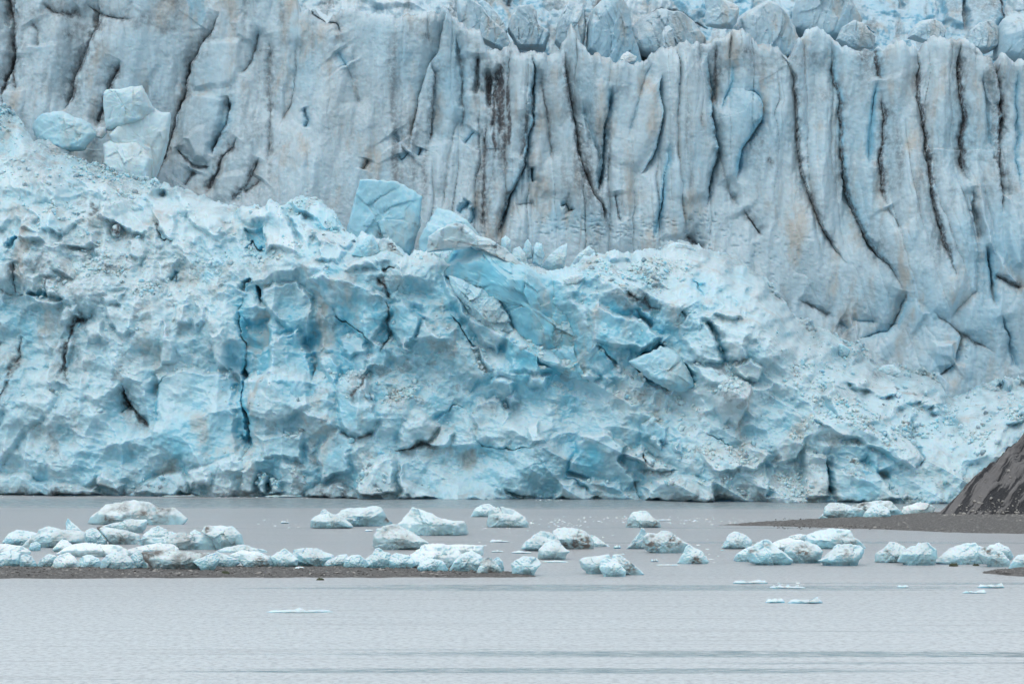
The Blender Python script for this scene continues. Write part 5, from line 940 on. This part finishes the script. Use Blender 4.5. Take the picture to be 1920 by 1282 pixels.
berg('angular iceberg with a shelf and mossy stone at its foot', 1058, [(1532, 1050), (1546, 1044), (1560, 1032), (1568, 1021), (1590, 1021), (1612, 1022), (1619, 1030), (1612, 1048), (1606, 1058), (1570, 1058), (1546, 1056)], spots=[(1585, 1036, 10, .45)], off=-3)
berg('left part of the saddle-shaped iceberg pair at right', 1055, [(1641, 1052), (1644, 1036), (1658, 1028), (1668, 1018), (1680, 1016), (1694, 1024), (1704, 1036), (1700, 1054), (1660, 1056)], spots=[(1662, 1036, 9, .4)])
berg('right blue-bellied part of the saddle-shaped iceberg pair', 1058, [(1682, 1052), (1690, 1036), (1706, 1026), (1722, 1019), (1740, 1018), (1754, 1030), (1757, 1042), (1748, 1058), (1704, 1058)], blue=.3, off=-2, spots=[(1744, 1050, 6, .4)])
berg('broad blue-white iceberg left of the striped one at right', 1058, [(1754, 1054), (1764, 1044), (1784, 1030), (1808, 1020), (1826, 1018), (1844, 1030), (1856, 1058), (1800, 1060), (1764, 1058)], blue=.2, spots=[(1768, 1050, 8, .3)], n=120)
berg('iceberg with black and white diagonal stripes near the right edge', 1061, [(1832, 1034), (1836, 1024), (1856, 1026), (1880, 1036), (1893, 1050), (1893, 1061), (1862, 1062), (1846, 1056)], spots=[(1850, 1030, 8, .7), (1872, 1040, 6, .5), (1862, 1050, 4, .5)], off=-2)
berg('white rounded iceberg behind the striped one', 1050, [(1848, 1030), (1856, 1022), (1874, 1017), (1890, 1026), (1899, 1042), (1894, 1052), (1866, 1050)])
berg('iceberg cut off by the right edge of the view above the shoal', 1067, [(1892, 1066), (1900, 1050), (1908, 1042), (1930, 1038), (1960, 1050), (1960, 1068), (1910, 1069)], spots=[(1915, 1052, 8, .3)])
# on the spit
berg('rounded ice boulder with grey bands at the left end of the spit row', 974, [(1544, 966), (1546, 950), (1556, 944), (1578, 944), (1594, 948), (1602, 962), (1594, 972), (1570, 975)], GP, spots=[(1565, 965, 14, .35)], off=-3)
berg('long dirty-topped ice ridge behind the round boulders on the spit', 970, [(1590, 964), (1596, 948), (1620, 942), (1650, 939), (1668, 941), (1680, 950), (1694, 962), (1688, 970), (1610, 972)], GP, spots=[(1615, 950, 12, .6), (1660, 948, 12, .4)], n=130)
berg('egg-shaped bluish ice boulder in the middle of the spit row', 973, [(1618, 970), (1624, 958), (1636, 948), (1650, 945), (1664, 952), (1670, 966), (1664, 973), (1630, 975)], GP, blue=.2, off=-4)
berg('crumbly white ice pile at the foot of the scree slope', 967, [(1688, 962), (1694, 950), (1712, 945), (1724, 941), (1740, 944), (1755, 952), (1746, 962), (1720, 967), (1700, 968)], GP, snow=.3)
berg('small dirty ice stump at the far left of the spit row', 972, [(1534, 972), (1540, 965), (1546, 961), (1552, 970), (1544, 974)], GP, dirt=.4)
# drifting behind the stranded row, left
berg('blue hump iceberg left of the white spiked one', 1022, [(4, 1016), (16, 1000), (34, 994), (58, 996), (74, 1002), (76, 1018), (50, 1024), (14, 1022)], GD, blue=.35)
berg('grey-bellied white iceberg carrying the blue fin', 1027, [(40, 1024), (52, 1010), (74, 994), (92, 988), (112, 994), (140, 994), (158, 997), (162, 1016), (120, 1021), (84, 1026), (60, 1028)], GD, n=120, spots=[(56, 1018, 12, .35)])
berg('thin curved blue ice fin standing up like a shark fin', 1014, [(124, 996), (123, 980), (127, 971), (134, 978), (144, 986), (154, 996), (158, 1010), (140, 1014), (128, 1010)], GD, blue=.35, thick=.8, facets=3, rough_=.3, off=2)
berg('white iceberg with smooth slopes right of the shark-fin ice', 1021, [(154, 1004), (158, 994), (174, 990), (186, 996), (202, 1012), (200, 1021), (176, 1022), (158, 1018)], GD)
berg('grey slab iceberg with a black pointed tip facing left', 1020, [(179, 988), (184, 985), (210, 990), (240, 996), (262, 1002), (262, 1018), (230, 1020), (206, 1018), (196, 1004)], GD, blue=0, dirt=.25, spots=[(183, 989, 7, 1.4), (235, 1010, 22, .35)], off=-1)
berg('white upturned ice prow above the black-tipped slab', 1003, [(188, 986), (216, 980), (240, 975), (272, 973), (276, 976), (272, 990), (260, 1002), (230, 998)], GD, blue=.15, off=6)
berg('white pointed ice lump left of the dirty rubble heap', 1016, [(264, 1014), (272, 1000), (284, 990), (298, 985), (312, 994), (320, 1006), (310, 1018), (280, 1018)], GD)
berg('rounded pale ice block on the dirty rubble heap', 1014, [(308, 1006), (310, 998), (322, 996), (334, 1000), (332, 1010), (318, 1014)], GD, off=-2)
berg('dirty crumbly ice rubble heap behind the dark slab', 1032, [(256, 1020), (276, 1010), (320, 1006), (350, 1004), (380, 1002), (404, 1010), (404, 1030), (370, 1034), (300, 1028)], GD, dirt=.45, n=130, rough_=1.8, off=2)
berg('smooth egg-shaped ice knob on the right of the rubble heap', 1016, [(354, 1010), (356, 998), (366, 993), (376, 998), (380, 1008), (372, 1016), (358, 1016)], GD, off=-3, facets=3)
berg('tall pale blue iceberg at the right end of the rubble heap', 1031, [(378, 996), (382, 988), (390, 985), (412, 986), (436, 988), (450, 1000), (458, 1020), (440, 1028), (416, 1031), (404, 1022), (400, 1008)], GD, blue=.2, spots=[(388, 992, 8, .5), (440, 1016, 8, .3)])
berg('low white ice shelf behind the leftmost stranded blocks', 1042, [(-60, 1030), (-20, 1024), (12, 1021), (40, 1024), (60, 1034), (52, 1042), (0, 1044), (-60, 1044)], GD, snow=.3)
berg('small white ice lump poking above the left of the stranded row', 1034, [(54, 1030), (58, 1018), (68, 1015), (76, 1020), (76, 1031), (64, 1035)], GD, off=2)
berg('jagged white ice lump behind the third stranded block', 1036, [(98, 1030), (108, 1018), (116, 1011), (128, 1014), (136, 1022), (128, 1034), (108, 1036)], GD, snow=.2, off=2)
berg('long white ice shelf behind the left part of the stranded row', 1044, [(104, 1038), (122, 1026), (146, 1019), (182, 1019), (220, 1022), (240, 1028), (240, 1040), (190, 1046), (130, 1046)], GD, snow=.3, n=120)
berg('white ice shelf behind the dark slab with jagged top', 1041, [(232, 1036), (246, 1028), (268, 1024), (300, 1018), (322, 1020), (340, 1030), (348, 1036), (300, 1042), (250, 1042)], GD, snow=.3)
berg('low greenish-grey ice shelf right of the rubble heap', 1036, [(400, 1034), (420, 1026), (452, 1022), (480, 1028), (504, 1030), (502, 1038), (440, 1040)], GD, dirt=.3)
berg('white jagged plate iceberg standing behind the right of the stranded row', 1048, [(814, 1026), (830, 1021), (856, 1021), (880, 1021), (907, 1022), (905, 1040), (886, 1048), (840, 1046)], GD, snow=.25, thick=1.6)
# stranded on the gravel bar
def strand(label, ol, **kw):
    yb = max(q[1] for q in ol); return berg(label, yb + 1, ol, GR, sink=.1, **kw)
strand('leftmost stranded block with a bright blue face', [(-30, 1060), (-20, 1042), (4, 1034), (24, 1032), (40, 1036), (40, 1054), (34, 1064), (4, 1065), (-20, 1064)], blue=.3)
strand('half-round grey and white stranded block second from left', [(38, 1062), (38, 1042), (48, 1038), (60, 1044), (68, 1056), (69, 1065), (50, 1066)], spots=[(50, 1052, 10, .4)])
strand('dull grey-white stranded block third from left', [(70, 1060), (76, 1048), (92, 1038), (106, 1042), (104, 1058), (98, 1066), (80, 1066)], spots=[(86, 1058, 12, .4)])
strand('fan-shaped white stranded block fourth from left', [(98, 1064), (102, 1050), (110, 1040), (128, 1036), (140, 1044), (150, 1060), (153, 1068), (120, 1068)], snow=.2)
strand('pitted blue-white stranded block fifth from left', [(146, 1058), (148, 1044), (168, 1040), (184, 1046), (190, 1056), (186, 1067), (160, 1067)], blue=.2)
strand('large pale blue stranded block left of the dark slab', [(190, 1066), (190, 1052), (198, 1042), (214, 1036), (236, 1040), (250, 1052), (256, 1064), (240, 1070), (206, 1070)], blue=.2, n=110)
strand('narrow bright blue stranded block touching the dark slab', [(246, 1060), (246, 1042), (258, 1033), (268, 1034), (272, 1050), (280, 1067), (256, 1069)], blue=.3, off=.5)
strand('long dark grey slab of dirty ice in the stranded row', [(269, 1036), (300, 1033), (340, 1034), (372, 1035), (394, 1036), (384, 1052), (366, 1066), (340, 1071), (300, 1070), (284, 1062), (274, 1050)], blue=0, dirt=.95, facets=5, n=130)
strand('white block leaning on the right end of the dark slab', [(362, 1052), (374, 1046), (390, 1040), (404, 1036), (412, 1048), (404, 1062), (396, 1072), (378, 1070), (372, 1060)], off=-.5)
strand('slanted blue-faced stranded block right of the dark slab', [(403, 1044), (406, 1034), (424, 1040), (444, 1048), (449, 1056), (436, 1064), (410, 1066)], blue=.25)
strand('low white-topped stranded block before the brown-banded one', [(430, 1040), (450, 1032), (480, 1034), (500, 1040), (498, 1052), (470, 1056), (446, 1054)], off=4, snow=.3)
strand('stranded block with a broad brown band on its right side', [(448, 1048), (452, 1038), (470, 1040), (490, 1040), (506, 1042), (510, 1058), (500, 1066), (466, 1067), (456, 1058)], spots=[(492, 1052, 12, .7)])
strand('pointed white stranded block right of the brown-banded one', [(502, 1060), (506, 1044), (520, 1036), (534, 1029), (546, 1038), (560, 1048), (558, 1060), (534, 1066), (506, 1066)])
strand('broad blue-white stranded block with a grey lower edge', [(548, 1040), (552, 1030), (564, 1027), (582, 1027), (604, 1032), (622, 1040), (630, 1048), (624, 1060), (596, 1065), (562, 1062)], spots=[(590, 1052, 16, .3)], n=120, off=1)
strand('dusky sloping stranded block left of the notched one', [(608, 1058), (614, 1050), (634, 1042), (650, 1038), (656, 1050), (652, 1064), (616, 1065)], spots=[(628, 1054, 12, .3)])
strand('notched stranded block with a deep blue cleft', [(644, 1060), (648, 1048), (658, 1040), (676, 1040), (686, 1050), (686, 1062), (672, 1066), (650, 1067)], blue=.25, off=-.4)
strand('stranded block with a small knob on top', [(682, 1064), (686, 1048), (698, 1038), (704, 1028), (712, 1027), (718, 1033), (730, 1038), (734, 1056), (728, 1068), (700, 1069)], n=110)
strand('boxy white stranded block right of the knobbed one', [(724, 1062), (726, 1044), (744, 1038), (766, 1040), (776, 1050), (778, 1060), (768, 1068), (736, 1069)])
strand('long high white stranded block behind the right end of the row', [(762, 1052), (772, 1034), (790, 1022), (814, 1018), (840, 1022), (862, 1034), (870, 1056), (850, 1070), (800, 1068), (770, 1062)], n=130, off=3, snow=.2)
strand('small square stranded block in front with a blue gap beside it', [(782, 1066), (786, 1052), (792, 1044), (812, 1048), (830, 1052), (840, 1066), (838, 1074), (810, 1073), (788, 1071)], off=-1)
strand('stranded block with fine dark diagonal streaks near the bar tip', [(842, 1070), (852, 1054), (866, 1040), (884, 1032), (900, 1042), (908, 1052), (902, 1070), (880, 1075), (856, 1074)], spots=[(872, 1052, 8, .3)], blue=.25)
strand('black-streaked dirty ice pyramid near the tip of the gravel bar', [(892, 1076), (898, 1062), (906, 1047), (920, 1045), (928, 1052), (938, 1066), (944, 1076), (916, 1078)], blue=0, dirt=1.0, p=2.2)
strand('slim white ice block behind the black-streaked pyramid', [(924, 1070), (926, 1048), (934, 1044), (942, 1052), (946, 1072), (936, 1076)], off=1)
strand('tiny flat white ice scrap on the gravel beside the row', [(552, 1066), (556, 1062), (568, 1062), (572, 1066), (562, 1068)], snow=.4, off=-1)

# low drifting floes and scraps
GL = 'small flat floes drifting on the lake'
def floe(label, yb, u0, u1_, hpx, bumps=3, seed=1, **kw):
    hpx = hpx * .85; kw['blue'] = max(kw.get('blue', 0), .45); kw['snow'] = 0
    r = random.Random(seed); n = 4 + bumps * 2
    tp = [(u0 + (u1_ - u0) * k / n, yb - hpx * (r.uniform(.35, 1) if k % 2 else r.uniform(.1, .6))) for k in range(1, n)]
    ol = [(u0, yb)] + tp + [(u1_, yb), (.5 * (u0 + u1_), yb + 1)]
    o = berg(label, yb + 1, ol, GL, thick=max(1.0, .12 * (u1_ - u0) * ydepth(yb) / FPX), n=64, m=8, facets=2, name='ice_floe', **kw); o['category'] = 'ice floe'; return o
floe('long thin blue floe alone in the open water at lower left', 1147, 500, 625, 9, 3, 3, blue=.2)
floe('small blue floe left of the pointed one in the lower right water', 1129, 1435, 1472, 11, 1, 5, blue=.2)
floe('pointed white floe in the lower right water', 1130, 1476, 1542, 15, 2, 8, snow=.2)
floe('lumpy floe with dark specks below the right-hand iceberg group', 1093, 1374, 1440, 10, 4, 12, dirt=.25)
floe('long low greyish floe beside the speckled one', 1102, 1442, 1512, 9, 3, 7, dirt=.2)
floe('low sandy white floe near the lower right edge', 1101, 1832, 1884, 12, 2, 9, dirt=.2)
floe('faint thin floe left of the sandy one', 1111, 1804, 1850, 8, 2, 4)
floe('tiny thin floe between the speckled and the sandy floes', 1100, 1682, 1704, 5, 1, 2)
floe('flat bluish floe left of the three-part cluster', 1015, 917, 956, 6, 1, 6, blue=.2)
floe('small flat floe just behind the tip of the stranded row', 1034, 920, 945, 4, 1, 11)
floe('low white floe touching the left hump of the centre cluster', 1036, 958, 998, 7, 2, 13)
floe('thin white slab floating before the olive-grey iceberg', 1053, 1012, 1068, 4, 1, 14, snow=.4)
floe('tiny round floe left of the small pyramid iceberg', 1052, 1220, 1234, 6, 1, 15, snow=.3)
floe('thin white floe at the foot of the small pyramid iceberg', 1059, 1228, 1276, 3, 1, 16, snow=.3)
floe('small white floe right of the ramp iceberg', 1027, 1150, 1164, 8, 1, 17, snow=.2)
floe('thin streak floe at the right foot of the sandy-flanked iceberg', 975, 1228, 1260, 4, 1, 18, snow=.3)
floe('tiny white scrap alone in the far water at left', 980, 526, 542, 6, 1, 19, snow=.3)
floe('small flat floe left of the big rounded grey iceberg', 995, 684, 700, 4, 1, 20, snow=.3)
floe('white floe hugging the foot of the glacier at left', 931, 494, 570, 6, 3, 21, snow=.4)
floe('long white floe under the glacier foot left of the other', 930, 300, 420, 4, 3, 22, snow=.4)
floe('white floe along the glacier foot near the left edge', 922, 0, 102, 4, 3, 23, snow=.4)
floe('short white floe along the glacier foot beneath the crevice', 930, 432, 476, 4, 2, 24, snow=.4)
floe('thin white floe right of the left edge floe under the glacier', 927, 110, 200, 3, 3, 25, snow=.3)
# brash scraps past counting
rb = np.random.default_rng(8); P_, Sz = [], []
for (u0, u1_, v0, v1, nn) in [(1040, 1340, 968, 982, 90), (990, 1110, 972, 990, 40), (480, 560, 972, 990, 12), (1320, 1420, 970, 984, 26), (900, 1000, 985, 1000, 14), (0, 580, 924, 932, 90), (880, 1400, 1000, 1060, 24), (1300, 1360, 1010, 1060, 8), (1000, 1060, 936, 940, 10), (1380, 1520, 1086, 1100, 14), (1660, 1700, 968, 980, 6)]:
    for k in range(nn):
        u = rb.uniform(u0, u1_); v = rb.uniform(v0, v1)
        if v < VFOOT(u) + 2: v = VFOOT(u) + rb.uniform(1, 4)
        Y = ydepth(v); P_.append([(u - 960) * Y / FPX, Y, 0.0]); Sz.append(rb.uniform(.12, .42))
rubble('brash_ice', 'scattered crumbs of white brash ice floating on the lake', np.array(P_), np.array(Sz), M_BERG, 9, sq=.35, attrs={'dirt': [0] * len(P_), 'blue': [.05] * len(P_), 'snow': [.5] * len(P_)})

# ------------------------------------------------------------------ stones and moss
def stone_mat(name, c):
    m, N, L, P = nodes(name); tc = N.new('ShaderNodeTexCoord')
    g = ntex(N, L, tc.outputs['Object'], 3.0, 5, .7); L.new(mixc(N, L, g, (*[q * .5 for q in c], 1), (*[q * 1.5 for q in c], 1)), P.inputs['Base Color']); P.inputs['Roughness'].default_value = .9
    return m
M_ST = stone_mat('stone', (.15, .145, .14)); M_PALE = stone_mat('pale_stone', (.30, .29, .27)); M_MOSS = stone_mat('moss', (.06, .07, .04))
def bar_stones(name, label, spots, mat, nn, smin, smax, seed):
    r = np.random.default_rng(seed); P_, Sz = [], []
    for (u0, u1_, v0, v1, z) in spots:
        for k in range(nn):
            u = r.uniform(u0, u1_); v = r.uniform(v0, v1); Y = ydepth(v); P_.append([(u - 960) * Y / FPX, Y, z]); Sz.append(smin + (smax - smin) * r.random() ** 3)
    return rubble(name, label, np.array(P_), np.array(Sz), mat, seed, sq=.6)
bar_stones('bar_stones', 'scattered grey stones over the gravel bars', [(-60, 940, 1067, 1084, .38), (1450, 1920, 976, 996, .4), (1870, 1990, 1070, 1078, .25)], M_ST, 800, .06, .32, 4)
bar_stones('pale_stones', 'pale stones strewn over the gravel bars and below the scree', [(-60, 940, 1067, 1082, .3), (1780, 1990, 962, 985, .5), (1560, 1990, 975, 998, .4), (1840, 1960, 940, 970, 1.0), (1760, 1960, 962, 974, .5)], M_PALE, 260, .05, .5, 6)
rubble('scree_boulders', 'grey boulders and stones scattered over the foot of the scree slope', MOR, .07 + .45 * np.random.default_rng(2).random(len(MOR)) ** 4, M_PALE, 31, sq=.8)
def moss_clump(label, u, v, w_, hgt, z=.3):
    Y = ydepth(v); px = FPX / Y; a = w_ * .5 * px; h_ = hgt * px; v2 = v - z * px
    ice_body('moss_clump', label, 'moss clump', [(u - a, v2), (u - a * .8, v2 - h_ * .5), (u - a * .3, v2 - h_), (u + a * .1, v2 - h_ * .8), (u + a * .5, v2 - h_ * .95), (u + a * .9, v2 - h_ * .4), (u + a, v2), (u, v2 + 1)], Y, thick=w_ * .4, mat=M_MOSS, group='mossy stones by the water', n=40, m=8, rough_=3)
moss_clump('moss-green stone at the foot of the angular shelf iceberg', 1562, 1057, 1.2, .5, 0)
moss_clump('yellow-green mossy stone between the right-hand icebergs', 1788, 1061, 1.1, .4, 0)
moss_clump('small greenish tuft on the long gravel bar left of the middle', 422, 1080, 1.0, .35, .3)
moss_clump('small mossy stone below the broad blue-white iceberg at right', 1830, 1060, .8, .25, 0)
moss_clump('low brown-green stone in the water just off the gravel bar', 600, 1087, .9, .25, 0)
